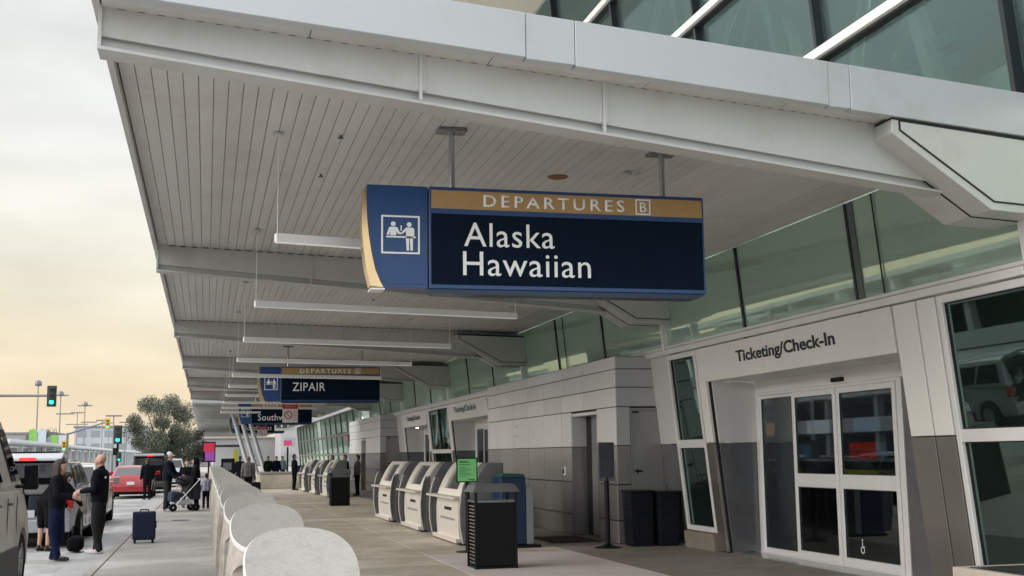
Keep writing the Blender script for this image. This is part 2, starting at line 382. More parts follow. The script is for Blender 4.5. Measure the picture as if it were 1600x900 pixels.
# knuckle brackets: two cladded blocks, dark joints between
def bracket(Yb):
    def sp(P, ya, yb_): return MB().add([(x, YS(x, Yb)+ya, z) for x, z in P]+[(x, YS(x, Yb)+yb_, z) for x, z in P], [tuple(range(len(P)))[::-1], tuple(range(len(P), 2*len(P)))]+[(i, (i+1) % len(P), (i+1) % len(P)+len(P), i+len(P)) for i in range(len(P))])
    P = [(6.05, 4.662), (6.04, 4.53), (7.25, 3.91), (8.02, 3.915), (8.0, 4.662)]
    c = shift(sp(P, -.28, .046).build('bracket', KNU, can, bevel=.006))
    Q = [(6.128, 4.66), (6.126, 4.56), (7.28, 3.985), (7.99, 3.99), (7.95, 4.66)]
    sp(Q, -.289, -.281).build('joint_frame', SEAM, c)
    Q2 = [(6.146, 4.642), (6.144, 4.569), (7.286, 4.001), (7.97, 4.006), (7.93, 4.642)]
    sp(Q2, -.293, -.2805).build('face_panel', KNU, c)
    S = [(6.045, 4.668), (6.03, 4.525), (7.247, 3.903), (8.01, 3.905), (8.0, 4.668)]
    sp(S, .0465, .060).build('joint_strip', SEAM, c)
    S = [(6.05, 4.664), (8.0, 4.664), (8.0, 4.676), (6.05, 4.676)]
    sp(S, -.284, .02).build('joint_strip', SEAM, c)
    shift(sp([(6.05, 4.77), (6.04, 4.53), (7.25, 3.91), (7.98, 3.915), (7.96, 4.77)], .061, .50).build('bracket', KNU, can, bevel=.006))
    return c
for Yb in YB: bracket(Yb)
# far run of the canopy, farther along the kerb
can2 = empty('canopy_roof', (8, 64, 0), 0, 'distant continuation of the white canopy beyond the sky gap', 'canopy')
def sh2(o): o.location = (-8, -64, 0); return o
for j, (ya, yb_, z) in enumerate(((63.5, 86, 4.45), (90, 150, 4.45))):
    mb = MB(); skbox(mb, ya+1.9, XL, XR, 0, yb_-ya, z, z+.3); sh2(mb.build('roof_deck', FASC, can2))
    yy = ya+3
    while yy < yb_:
        mb = MB(); skbox(mb, yy+1.9, XL, 6.9, 0, .2, z-.3, z-.002); sh2(mb.build('girder', WHITE, can2)); yy += 5
        mb = MB(); skbox(mb, yy+.4, XL+.1, 6.8, 0, .05, z-.12, z-.004); sh2(mb.build('light_strip', BARW, can2))
# ------------------------------------------------------------------ linear lights on thin cables
bars = [11.6, 16.75, 21.9, 26.5, 31.5, 36.4, 41.7, 47.0, 52.0, 57.2]
whr = ['nearest of the slim white light bars, its right end behind the large hanging sign', 'second nearest slim white light bar, below the first girder past the large sign', 'third slim white light bar from the front, just above the ZIPAIR sign', 'fourth slim white light bar from the front, close over the ZIPAIR sign top', 'fifth slim white light bar from the front, ending behind the left of the ZIPAIR sign', 'sixth slim white light bar from the front, level with the ZIPAIR pictogram', 'seventh slim white light bar, low beside the ZIPAIR sign', 'eighth slim white light bar, just below the ZIPAIR sign', 'ninth slim white light bar, over the Southwest sign', 'farthest slim white light bar, behind the Southwest sign']
for i, yb_ in enumerate(bars):
    g = empty('light_bar', (.6, yb_, 3.70), math.atan(SK), whr[i], 'light', 'linear light bars under the canopy')
    Lb = 3.95*math.sqrt(1+SK*SK)
    bx('housing', BARW, g, 0, -.035, 0, Lb, .035, .085, bevel=.005)
    bx('diffuser', mat('lit_diffuser', (.9, .9, .88), .5, emis=.12), g, .01, -.028, -.006, Lb-.01, .028, -.0005)
    for xx in (.02, Lb-.02):
        MB().tube((xx, 0, .085), (xx, 0, 1.07), .0035, n=6).build('cable', ALU, g)
        MB().lathe([(0, 1.045), (.055, 1.045), (.05, 1.075), (0, 1.075)], (xx, 0, 0), n=16).build('ceiling_rose', KNU, g, smooth=True)
# small ceiling devices
def dev(name, loc, prof, m, label, cat):
    o = MB().lathe(prof, (0, 0, 0), n=24).build(name, m, None, smooth=True); o.location = loc; tag(o, label, cat)
dev('ceiling_speaker', (3.83, 12.9, ZD-.012), [(0, 0), (.11, .0), (.12, .012), (0, .012)], mat('rusty_grille', (.22, .11, .05), .8, 0, 60, .3), 'round brown ceiling grille above the DEPARTURES lettering', 'grille')
dev('smoke_detector', (4.62, 12.5, ZD-.05), [(0, 0), (.04, .0), (.05, .02), (.06, .05), (0, .05)], WHITE, 'small round white detector on the soffit near the right sign hanger', 'detector')
for i, (x, y_, lb) in enumerate(((1.22, 11.6, 'tiny dark sprinkler head on the soffit, nearest left of the sign hanger'), (1.18, 13.3, 'tiny dark sprinkler head on the soffit above the nearest light bar'), (2.0, 15.0, 'tiny dark sprinkler head on the soffit behind the top of the big sign'), (3.2, 24.0, 'tiny sprinkler head on the soffit of the second bay'))):
    dev('sprinkler', (x, y_, ZD-.03), [(0, 0), (.028, .0), (.028, .008), (.008, .012), (.012, .03), (0, .03)], MULD, lb, 'sprinkler')
dev('ceiling_light', (6.3, 24.5, ZD-.02), [(0, 0), (.13, .0), (.15, .02), (0, .02)], PAN_D, 'flat round light in the second bay, right of the large sign', 'light')
# ------------------------------------------------------------------ hanging signs
def pictogram(ox, oz, s, yf, par):
    """check-in desk pictogram in a square frame; (ox, oz) lower left, side s, on plane y = yf facing -y"""
    t = s*.045; mb = MB()
    mb.box(ox, yf-.006, oz, ox+s, yf, oz+t); mb.box(ox, yf-.006, oz+s-t, ox+s, yf, oz+s)
    mb.box(ox, yf-.006, oz+t, ox+t, yf, oz+s-t); mb.box(ox+s-t, yf-.006, oz+t, ox+s, yf, oz+s-t)
    def P(pts): mb.prism([(ox+a*s, yf, oz+b*s) for a, b in pts], (0, -.006, 0))
    def disc(a, b, r): P([(a+r*math.cos(i*PI/8), b+r*math.sin(i*PI/8)) for i in range(16)])
    disc(.31, .78, .062); disc(.725, .77, .062)
    P([(.13, .46), (.89, .46), (.89, .42), (.13, .42)])                              # desk top
    P([(.20, .68), (.24, .70), (.38, .70), (.42, .68), (.47, .57), (.53, .55), (.53, .51), (.44, .51), (.39, .58), (.39, .48), (.23, .48), (.23, .58), (.19, .48), (.14, .50)])
    P([(.64, .69), (.82, .69), (.855, .65), (.855, .47), (.82, .47), (.82, .41), (.64, .41), (.64, .60), (.53, .50), (.50, .53)])
    P([(.64, .40), (.72, .40), (.72, .09), (.66, .09)]); P([(.74, .40), (.82, .40), (.82, .09), (.76, .09)])
    P([(.50, .60), (.53, .60), (.53, .74), (.50, .74)])
    return mb.build('pictogram', LETW, par)
def dep_sign(Y, lines, label, zoff=0.0, detail=True, hang=((2.245, 4.752), (4.41, 4.63))):
    O = Vector((3.1, Y, 3.2+zoff)); g = empty('hanging_sign', O, 0, label, 'sign', 'blue departures signs under the canopy')
    def fin(o): o.location = (-3.1, 0, -3.2); return o
    D = .22
    fin(MB().prism([(2.0, 0, 3.205), (4.80, 0, 3.205), (4.80, 0, 4.185), (2.0, 0, 4.185)], (0, D, 0)).build('sign_box', BLUEF, g, bevel=.006))
    fin(MB().prism([(1.99, .004, 3.20), (4.79, .004, 3.20), (4.70, .004, 3.155), (2.05, .004, 3.155)], (0, D-.01, 0)).build('sign_tray', mat('sign_underside', (.02, .035, .06), .3, .5), g))
    pan = fin(MB().box(2.022, -.006, 3.245, 4.778, -.0005, 3.925).build('name_panel', NAVY, g))
    gp = fin(MB().box(2.022, -.006, 3.975, 4.778, -.0005, 4.152).build('gold_band', GOLD, g))
    # left wing with curved edge
    cv = [(1.415, 4.18), (1.412, 4.05), (1.418, 3.88), (1.432, 3.72), (1.458, 3.55), (1.495, 3.38), (1.54, 3.27), (1.575, 3.205)]
    fin(MB().prism([(x, .002, z) for x, z in cv]+[(1.985, .002, 3.205), (1.985, .002, 4.18)], (0, D-.01, 0)).build('wing', BLUEF, g))
    cvi = [(x+.035, z) for x, z in cv]; cvi[0] = (cvi[0][0], 4.15); cvi[-1] = (1.60, 3.24)
    fin(MB().prism([(x, -.004, z) for x, z in cvi]+[(1.955, -.004, 3.24), (1.955, -.004, 4.15)], (0, .005, 0)).build('wing_face', BLUE, g))
    outer = [(1.385, 4.13), (1.368, 3.95), (1.366, 3.75), (1.385, 3.55), (1.41, 3.38), (1.45, 3.22)]
    fin(MB().prism([(x, .012, z) for x, z in outer]+[(x-.003, .012, z) for x, z in cv[::-1]], (0, D-.03, 0)).build('gold_edge', GOLDS, g))
    mb = MB(); mb.box(1.45, .0, 3.185, 1.58, D, 3.2); fin(mb.build('end_clip', ALU, g))
    pictogram(1.545, 3.525, .365, -.005, g).location = (-3.1, 0, -3.2)
    t = text('DEPARTURES', (2.53-3.1, -.0065, 4.005-3.2), (1, 0, 0), (0, 0, 1), 1.43, .118, LETW, g, space=1.35, bold=.012)
    mb = MB(); bx0, bz0, s = 4.075, 3.985, .155
    for a in ((bx0, bz0, bx0+s, bz0+.012), (bx0, bz0+s-.012, bx0+s, bz0+s), (bx0, bz0+.012, bx0+.012, bz0+s-.012), (bx0+s-.012, bz0+.012, bx0+s, bz0+s-.012)):
        mb.box(a[0], -.011, a[1], a[2], -.0062, a[3])
    fin(mb.build('letter_frame', LETW, g))
    text('B', (4.12-3.1, -.0065, 4.012-3.2), (1, 0, 0), (0, 0, 1), .068, .10, LETW, g, bold=.01)
    for (s_, x, z, w, h) in lines:
        text(s_, (x-3.1, -.0065, z-3.2), (1, 0, 0), (0, 0, 1), w, h, LETW, g, space=1.06)
    for hx, hz in hang:
        fin(MB().tube((hx, D/2, 4.185), (hx, D/2, hz), .028, n=12).build('hanger_pole', mat('hanger_steel', (.42, .44, .47), .25, .8), g, smooth=True))
        m_ = MB(); m_.box(hx-.14, D/2-.09, hz-.005, hx+.14, D/2+.09, hz+.028)
        if hz < 4.7: m_.box(hx-.05, D/2-.05, hz+.03, hx+.05, D/2+.05, 4.79)
        fin(m_.build('ceiling_plate', PAN_D, g, bevel=.004))
    return g
dep_sign(11.05, [('Alaska', 2.337, 3.615, .895, .232), ('Hawaiian', 2.325, 3.335, 1.27, .232)], 'large blue and gold hanging sign reading DEPARTURES B, Alaska and Hawaiian')
dep_sign(34.5, [('ZIPAIR', 2.324, 3.50, .915, .235)], 'hanging departures sign reading ZIPAIR', hang=((2.2, 4.75), (4.3, 4.75)))
dep_sign(57.6, [('Southwest', 2.307, 3.36, 1.72, .30)], 'hanging departures sign reading Southwest, the larger one, partly behind a red and white sign', hang=((2.2, 4.75), (4.3, 4.75)))
dep_sign(78.5, [('Southwest', 2.307, 3.36, 1.72, .30)], 'farthest hanging departures sign, peeping out under the larger Southwest sign', hang=((2.2, 4.44), (4.3, 4.44)))
REDS = mat('notice_red', (.42, .02, .05), .5)
WHS = mat('notice_white', (.66, .64, .64), .5, 0, 8, .05)
def blade(x0, z0, x1, z1, Y, label, red=True, top=4.78):
    g = empty('notice_sign', ((x0+x1)/2, Y, z0), 0, label, 'sign'); w = (x1-x0)/2; h = z1-z0
    bx('board', WHS, g, -w, 0, 0, w, .03, h*.66)
    bx('header', REDS if red else PAN_D, g, -w-.004, -.004, h*.665, w+.004, .034, h)
    mb = MB(); c = h*.36; r = h*.20; n = 20
    cx = -w*.25
    for i in range(n):
        a0, a1 = 2*PI*i/n, 2*PI*(i+1)/n
        mb.prism([(cx+math.cos(a)*rr, -.001, c+math.sin(a)*rr) for a, rr in ((a0, r), (a1, r), (a1, r*.75), (a0, r*.75))], (0, -.005, 0))
    mb.prism([(cx-r*.72, -.001, c+r*.6), (cx-r*.6, -.001, c+r*.72), (cx+r*.72, -.001, c-r*.6), (cx+r*.6, -.001, c-r*.72)], (0, -.006, 0))
    mb.build('prohibition_ring', REDS, g)
    mb = MB()
    for i in range(5): mb.box(w*.35, -.004, h*(.12+.1*i), w*.88, -.0005, h*(.16+.1*i))
    for i in range(2): mb.box(-w*.7, -.01, h*(.76+.1*i), w*.7, -.005, h*(.79+.1*i))
    mb.build('print_lines', mat('small_print', (.45, .35, .36), .6), g)
    for s in (-1, 1): MB().tube((s*w*.7, .015, h), (s*w*.7, .015, top-z0), .008, n=6).build('hanger', ALU, g)
blade(3.10, 3.10, 3.74, 3.97, 52, 'red and white hanging notice in front of the larger Southwest sign')
blade(2.95, 2.90, 3.52, 3.50, 74, 'pale pink and white hanging notice in front of the farthest departures sign', top=4.4)
g = empty('wayfinding_sign', (3.9, 66, 3.05), 0, 'white hanging square sign with a dark figure, right of the farthest departures sign', 'sign')
bx('board', WHS, g, -.38, 0, 0, .38, .05, .72); bx('symbol_panel', PAN_D, g, -.28, -.008, .16, .28, -.001, .62)
MB().box(-.05, -.014, .2, .05, -.009, .48).build('figure', LETW, g)
for s in (-1, 1): MB().tube((s*.3, .02, .72), (s*.3, .02, 1.4), .01, n=6).build('hanger', ALU, g)

# ------------------------------------------------------------------ the terminal building
bld = empty('terminal_building', (8.4, 0, 0), 0, 'airport terminal with leaning glass front, pale metal panel walls and two storeys', 'building')
def B(o): o.location = (-8.4, 0, 0); return o
def XF(z): return 8.35-.10*z           # leaning facade plane
def lean(mb, y0, y1, z0, z1, p=0.0, t=.05):
    """slab in the leaning plane, proud by p towards the road, thickness t"""
    a, b = XF(z0)-p, XF(z1)-p
    return mb.hexa([(a, y0, z0), (a+t, y0, z0), (a+t, y1, z0), (a, y1, z0)], [(b, y0, z1), (b+t, y0, z1), (b+t, y1, z1), (b, y1, z1)])
def LB(name, m, *a, parent=bld, bevel=.003, **k): return B(lean(MB(), *a, **k).build(name, m, parent, bevel=bevel))
def window(y0, y1, rails=(), mids=(), z0=.30, z1=3.36, fw=.085, glassm=G_WIN, frm=FRAMEW):
    """framed glazing in the leaning plane"""
    f = MB()
    lean(f, y0, y0+fw, z0, z1, .03, .10); lean(f, y1-fw, y1, z0, z1, .03, .10)
    lean(f, y0+fw, y1-fw, z0, z0+fw, .028, .10); lean(f, y0+fw, y1-fw, z1-fw, z1, .028, .10)
    for zr, h in rails: lean(f, y0+fw, y1-fw, zr, zr+h, .028, .10)
    zs = [z0+fw]+[v for zr, h in rails for v in (zr, zr+h)]+[z1-fw]
    ys = [y0+fw]+list(mids)+[y1-fw]
    w = B(f.build('window', frm, bld, bevel=.004))
    for m_ in mids: lean(MB(), m_-.02, m_+.02, z0+fw, z1-fw, .02, .08).build('mullion', MULD, w)
    gk = MB()
    for i in range(0, len(zs), 2):
        for a, b in zip(ys, ys[1:]):
            lean(MB(), a+.012, b-.012, zs[i]+.012, zs[i+1]-.012, -.028, .008).build('pane', glassm, w)
            for (ya, yb_, za, zb_) in ((a, a+.014, zs[i], zs[i+1]), (b-.014, b, zs[i], zs[i+1]), (a+.014, b-.014, zs[i], zs[i]+.014), (a+.014, b-.014, zs[i+1]-.014, zs[i+1])):
                lean(gk, ya, yb_, za, zb_, -.012, .02)
    gk.build('gasket', SEAM, w)
    return w
def pier(y0, y1, split=None, z1=3.36):
    """leaning pier: pale panels over dark stainless"""
    LB('wall_panel', HEADR, y0+.016, y1-.016, 1.80, z1, p=.03)
    LB('wall_panel', PAN_S if (y1-y0) < .6 else PAN_D, y0+.012, y1-.012, .02, 1.785, p=.03)
    LB('panel_joint', SEAM, y0, y1, .0, z1, p=-.012)
def portal(y0, y1, door=True):
    """recessed entrance between y0 and y1 under a header"""
    zh0, zh1 = 2.80, 3.36
    ym = (y0+y1)/2
    cut = y0+(y1-y0)*.62
    for a, b in ((y0, cut), (cut, y1)):
        mb = MB(); lean(mb, a+.004, b-.004, zh0, zh1, .045, .06); B(mb.build('header_panel', HEADR, bld, bevel=.003))
    LB('panel_joint', SEAM, y0, y1, zh0+.01, zh1, p=.0, t=.03)
    # underside of header and recess ceiling
    B(bx('recess_ceiling', HEADR, bld, 8.06, y0+.01, 2.802, 8.88, y1-.01, 2.83))
    B(bx('transom_panel', HEADR, bld, 8.86, y0+.1, 2.60, 8.93, y1-.1, 2.80, bevel=.003))
    for yy, s in ((y0, 1), (y1, -1)):
        a, b = (yy, yy+.03) if s > 0 else (yy-.03, yy)
        for z0, z1, m in ((.02, 1.785, PAN_D), (1.80, 2.795, PAN_L)):
            mb = MB(); mb.hexa([(XF(z0)+.05, a, z0), (8.95, a, z0), (8.95, b, z0), (XF(z0)+.05, b, z0)], [(XF(z1)+.05, a, z1), (8.95, a, z1), (8.95, b, z1), (XF(z1)+.05, b, z1)])
            B(mb.build('reveal_panel', m, bld, bevel=.003))
    # ceiling motion sensor
    B(bx('door_sensor', BLACK, bld, 8.80, ym-.15, 2.63, 8.855, ym+.15, 2.69, bevel=.008))
    # sliding entrance
    d0, d1 = y0+1.43, y1-.16
    e = B(MB().box(8.88, d1+.0, 0, 8.98, d1+.12, 2.6).box(8.88, d0-.12, 0, 8.98, d0, 2.6).box(8.88, d0, 2.555, 8.98, d1, 2.6).box(8.86, d0-.1, .0, 9.0, d1+.1, .018).build('entrance_door', ALU, bld, bevel=.003))
    segs = [(d1-1.18, d1, 0), (d1-2.55, d1-1.21, 1), (d0+.01, d1-2.58, 1)]
    for a, b, s in segs:
        x = 8.90 if s == 0 else 8.865
        fw = .085 if s else .05
        f = MB(); f.box(x, a, .02, x+.045, a+fw, 2.55).box(x, b-fw, .02, x+.045, b, 2.55).box(x, a+fw, .02, x+.045, b-fw, .02+fw+.03).box(x, a+fw, 2.55-fw, x+.045, b-fw, 2.55)
        if s: f.box(x, a+fw, 1.10, x+.045, b-fw, 1.30)
        zz = [(.14, 1.10), (1.30, 2.465)] if s else [(.10, 2.50)]
        f.build('door_leaf', ALU, e, bevel=.003)
        pm = MB()
        for z0, z1 in zz: pm.box(x+.018, a+fw, z0, x+.026, b-fw, z1)
        pm.build('pane', G_DOOR, e)
        gm = MB()
        for z0, z1 in zz:
            gm.box(x+.006, a+fw, z0, x+.016, a+fw+.012, z1).box(x+.006, b-fw-.012, z0, x+.016, b-fw, z1).box(x+.006, a+fw+.012, z0, x+.016, b-fw-.012, z0+.012).box(x+.006, a+fw+.012, z1-.012, x+.016, b-fw-.012, z1)
        gm.build('gasket', SEAM, e)
    B(bx('side_panel', PAN_D, bld, 8.89, y0+.03, .02, 8.95, d0-.13, 2.6))
    mb = MB(); cy, cz = d0+1.02, .27
    for i in range(14):
        a0, a1 = 2*PI*i/14, 2*PI*(i+1)/14
        mb.prism([(8.862, cy+math.cos(a)*r_, cz+math.sin(a)*r_) for a, r_ in ((a0, .05), (a1, .05), (a1, .036), (a0, .036))], (-.002, 0, 0))
    mb.box(8.86, cy-.008, cz+.04, 8.862, cy+.008, cz+.11); mb.box(8.86, cy-.05, cz+.035, 8.862, cy+.0, cz+.05); mb.lathe([(0, -.001), (.015, -.001), (.015, .001), (0, .001)], (8.861, cy, cz+.135), 'x', 10)
    mb.build('access_decal', LETW, e)
def lettering(y_left, w, z, h, m=LETD):
    x = XF(z)-.049
    up = Vector((-.10, 0, 1)).normalized()
    B(text('Ticketing/Check-In', (x, y_left, z), (0, -1, 0), up, w, h, m, bld, space=1.0, bold=.022))

# --- first stretch: big window, entrance, narrow window
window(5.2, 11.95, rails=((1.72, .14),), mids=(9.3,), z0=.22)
LB('sill_panel', PAN_D, 5.2, 11.95, .0, .20, p=.0)
pier(11.97, 12.36); pier(12.36, 12.86)
portal(12.88, 18.62)
lettering(17.33, 3.06, 2.975, .235)
pier(18.64, 18.97)
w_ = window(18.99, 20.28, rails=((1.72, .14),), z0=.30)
lean(MB(), 18.99, 20.28, .0, .28, .10, .2).build('curb_block', CONC3, w_)
LB('wall_panel', PAN_L, 20.30, 21.5, 1.80, 3.45, p=-.02); LB('wall_panel', PAN_D, 20.30, 21.5, .02, 1.785, p=-.02)
# white posts of the glazing grid at every bracket
for Yb in YB: LB('post', FRAMEW, Yb-.05, Yb+.05, 3.38, 4.78, p=.06, t=.12)
# --- panelled boxes
def panel_box(y0, y1, op0, op1, doors, warm=False, cols=6, pl=PAN_L, pd=PAN_D):
    X = 7.33; core = .02
    bm_ = MB(); bm_.box(X+core, y0+core, 0, 8.6, op0, 3.44); bm_.box(X+core, op1, 0, 8.6, y1-core, 3.44); bm_.box(X+core, op0, 2.46, 8.6, op1, 3.44); bm_.box(7.68, op0, 0, 8.6, op1, 2.46)
    B(bm_.build('wall', SEAM, bld))
    rows = [(.01, .41), (.43, 1.06), (1.08, 1.775), (1.79, 2.49), (2.505, 2.85), (2.865, 3.19), (3.205, 3.43)]
    cyl = [y0]+[op0]+[op1+.7+(y1-op1-.7)*i/(cols-1) for i in range(cols)]
    spans = [(y0+.022, op0)]+[(op1, op1+.7)]+[(cyl[i], cyl[i+1]) for i in range(2, len(cyl)-1)]
    for j, (z0, z1) in enumerate(rows):
        sp = spans if z0 < 2.5 else [(y0+.022, (op0+op1)/2)]+[((op0+op1)/2, op1+.7)]+spans[2:]
        for a, b in sp:
            m = pd if z1 < 1.78 else pl
            B(bx('wall_panel', m, bld, X+random.uniform(-.0015, .0015), a+.014, z0, X+core+.01, b-.014, z1, bevel=.003))
    # side facing the camera, with a grey service door
    for z0, z1 in rows:
        m = pd if z1 < 1.78 else mat('side_metal_panel', (.46, .47, .47), .38, .25, 1.0, .04) if pl is PAN_L else pl
        for a, b in (((X, 7.60), (8.26, 8.40)) if z0 < 2.49 else ((X, 8.40),)):
            B(bx('wall_panel', m, bld, a+.002, y0-.0, z0, b-.004, y0+core+.01, z1, bevel=.003))
    dr = B(bx('service_door', DOORG, bld, 7.635, y0-.012, .03, 8.225, y0+.03, 2.43, bevel=.004))
    mb = MB(); mb.box(7.60, y0-.02, .01, 7.632, y0+.02, 2.47); mb.box(8.228, y0-.02, .01, 8.26, y0+.02, 2.47); mb.box(7.632, y0-.02, 2.435, 8.228, y0+.02, 2.47); mb.build('door_frame', DOORG, dr)
    mb = MB(); mb.box(7.66, y0-.05, 1.30, 7.80, y0-.03, 1.33); mb.box(7.70, y0-.032, 1.27, 7.72, y0-.012, 1.35); mb.build('handle', BLACK, dr)
    bx('door_closer', BLACK, dr, 7.64, y0-.035, 2.38, 7.76, y0-.013, 2.41)
    # recessed doorway
    B(bx('reveal_panel', pl, bld, X+.01, op1-.025, 1.79, 7.67, op1-.002, 2.458)); B(bx('reveal_panel', pd, bld, X+.01, op1-.025, .01, 7.67, op1-.002, 1.775))
    B(bx('recess_door', DOORG, bld, 7.655, op0+.05, .02, 7.675, op1-.35, 2.44)); B(bx('recess_dark_strip', SEAM, bld, 7.65, op1-.34, .02, 7.675, op1-.03, 2.44))  # black strip between the recess door and the reveal
    B(bx('recess_head', pl, bld, X+.01, op0, 2.40, 7.66, op1-.03, 2.459))
panel_box(21.2, 31.75, 22.37, 24.06, True, pd=mat('mid_stainless_panel', (.33, .325, .32), .25, .5, 1.2, .08, stretch=(1, 1, .12), orand=.14))
c = B(bx('call_box', LETW, bld, 7.312, 28.55, 2.02, 7.328, 28.75, 2.14, bevel=.004)); bx('call_label', REDS, c, 7.308, 28.6, 2.06, 7.3115, 28.7, 2.10)
c = B(bx('call_box', LETW, bld, 7.312, 28.55, 2.24, 7.328, 28.75, 2.36, bevel=.004)); bx('call_label', GOLD, c, 7.308, 28.6, 2.28, 7.3115, 28.7, 2.32)
c = B(bx('fire_alarm', LETW, bld, 7.29, 24.45, 1.20, 7.325, 24.6, 1.38, bevel=.004)); bx('alarm_button', BLACK, c, 7.28, 24.48, 1.23, 7.289, 24.57, 1.33); bx('alarm_label', REDS, c, 7.285, 24.46, 1.34, 7.2895, 24.59, 1.37)
# --- second stretch
pier(34.35, 34.66); portal(34.68, 40.4); lettering(39.6, 3.4, 2.98, .25, mat('letter_teal', (.05, .16, .18), .4))
LB('wall_panel', PAN_L, 31.7, 34.33, 1.8, 3.40, p=-.02); LB('wall_panel', PAN_D, 31.7, 34.33, .02, 1.785, p=-.02)
pier(40.42, 40.75)
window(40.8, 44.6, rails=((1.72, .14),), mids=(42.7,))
pier(44.62, 44.93); portal(44.95, 50.45); lettering(49.4, 3.2, 2.98, .25)
pier(50.47, 50.8); LB('wall_panel', PAN_L, 50.82, 52.7, 1.8, 3.45, p=-.02); LB('wall_panel', PAN_D, 50.82, 52.7, .02, 1.785, p=-.02)
warmp = PAN_L
panel_box(52.6, 64.5, 57.5, 59.2, True, pd=mat('bright_stainless_panel', (.36, .35, .34), .22, .85, 2.2, .14))
# --- far glazing
for i in range(7):
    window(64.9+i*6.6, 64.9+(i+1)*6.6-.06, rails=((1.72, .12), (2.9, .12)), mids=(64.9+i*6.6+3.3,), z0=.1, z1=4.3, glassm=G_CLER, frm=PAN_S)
# --- sill band under the clerestory, clerestory glass and dark mullions
y = 5.3
for a, b in ((5.2, 10.24), (10.36, 20.24), (20.36, 30.3), (30.4, 40.44), (40.56, 50.5), (50.7, 60.6), (60.8, 64.8)):
    LB('sill_band', FRAMEW, a, b, 3.38, 3.47, p=.07, t=.16)
    LB('sill_band', FRAMEW, a, b, 3.485, 3.53, p=.03, t=.12)
for k in range(-2, 17):
    ya = 10.3+k*3.36; yb_ = ya+3.36
    if ya > 62: break
    if abs((ya-10.3) % 10.08) > .1 and k >= 0: LB('mullion', MULD, ya-.03, ya+.03, 3.36, 4.78, p=.0, t=.06)
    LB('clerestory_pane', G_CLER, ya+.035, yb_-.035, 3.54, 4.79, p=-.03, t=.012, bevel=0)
    if k == 1: LB('mullion_cheek', mat('mullion_green_grey', (.10, .13, .12), .4), ya-.16, ya-.031, 3.54, 4.78, p=-.01, t=.03)
    if k in (0, 4): LB('pane_joint', MULD, ya+2.72, ya+2.735, 3.54, 4.78, p=.0, t=.02)
# --- upper storey glazing above the canopy
def XU(z): return 8.30-.09*z
def ubox(name, m, y0, y1, z0, z1, p=0, t=.06, **k):
    a, b = XU(z0)-p, XU(z1)-p
    return B(MB().hexa([(a, y0, z0), (a+t, y0, z0), (a+t, y1, z0), (a, y1, z0)], [(b, y0, z1), (b+t, y0, z1), (b+t, y1, z1), (b, y1, z1)]).build(name, m, bld, **k))
TR = [5.0, 6.74, 8.48, 10.25, 11.9]
ubox('spandrel', HEADR, 2, 64, 4.82, 5.0, p=.0)
for z in TR[1:4]:
    ubox('transom', HEADR, 2, 64, z-.055, z+.055, p=.16, t=.2)
    ubox('transom_seal', SEAM, 2, 64, z-.085, z-.058, p=.1, t=.12)
for k in range(-2, 14):
    ya = 10.05+k*3.62
    ubox('mullion', MULD, ya-.035, ya+.035, 5.0, 11.9, p=.09, t=.16)
    for z0, z1 in zip(TR, TR[1:]):
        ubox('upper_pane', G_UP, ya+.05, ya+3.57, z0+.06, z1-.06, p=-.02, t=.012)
CREAM = mat('cream_soffit', (.66, .60, .50), .6, 0, 1, .04)
B(MB().prism([(7.25, 2, 11.9), (7.25, 2, 12.1), (3.4, 2, 12.9), (3.4, 2, 12.75)], (0, 62, 0)).build('roof_eave', CREAM, bld))
B(bx('roof', FASC, bld, 7.25, 2, 12.0, 26, 64, 12.3))
g_ = empty('roof_antenna', (6.0, 27, 12.3), 0, 'small dark rooftop fitting on the cream eave at the top edge', 'antenna')
for i in range(5): MB().tube((-.2*i, i*.3, 0), (.3-.2*i, .2, .5), .03).build('strut', PAN_D, g_)
# inside
INW = mat('interior_wall', (.30, .31, .30), .7, 0, .6, .2)
INC = mat('interior_ceiling', (.75, .76, .74), .6, 0, 1, .05)
B(bx('interior_wall', mat('interior_wall_dark', (.10, .115, .13), .6, 0, .8, .3), bld, 21.0, 0, 0, 21.2, 112, 12)); B(bx('interior_wall', INW, bld, 9.2, 0, 0, 21, .2, 12)); B(bx('interior_wall', INW, bld, 9.2, 112, 0, 21, 112.2, 12))
B(bx('interior_floor', mat('terrazzo', (.20, .20, .19), .15, 0, 12, .15), bld, 8.42, 0, -.06, 21, 112, .005))
B(bx('ceiling', INC, bld, 9.3, .2, 4.55, 21, 111.9, 4.7))
B(bx('interior_bulkhead', INC, bld, 13.2, .2, 2.75, 13.6, 64, 4.55))
B(bx('mezzanine_front', INC, bld, 9.25, .2, 4.56, 9.3, 64, 5.5))
for i in range(14):  # pale braces added behind the upper glass to stand in for reflections
    yy = 5+i*3.6
    B(MB().prism([(8.6, yy, 5.0), (8.8, yy, 5.0), (9.4, yy+3.2, 12), (9.2, yy+3.2, 12)], (0, .20, 0)).build('reflection_brace', INC, bld))
for i in range(9):
    yy = 6+i*6.2
    B(MB().prism([(9.5, yy+4, 5.0), (9.7, yy+4, 5.0), (9.9, yy, 12), (9.7, yy, 12)], (0, .14, 0)).build('reflection_brace', INC, bld))
    arc = MB(); pts = [(10.2, yy+2.6-2.6*math.cos(a), 5.2+5.5*math.sin(a)) for a in [PI*j/16 for j in range(17)]]; arc.path(pts, .11, 6); B(arc.build('reflection_arc', INC, bld))  # arc added to stand in for a curved reflection
    for j in range(5): B(bx('louvre_panel', mat('louvre_grey', (.36, .40, .44), .5, 0, 1, .1), bld, 8.9, yy+.3, 5.3+j*.34, 8.93, yy+2.4, 5.5+j*.34))
B(bx('reflection_rail', FRAMEW, bld, 8.95, 2, 7.55, 9.0, 64, 7.75))  # pale rail added to stand in for a horizontal reflection
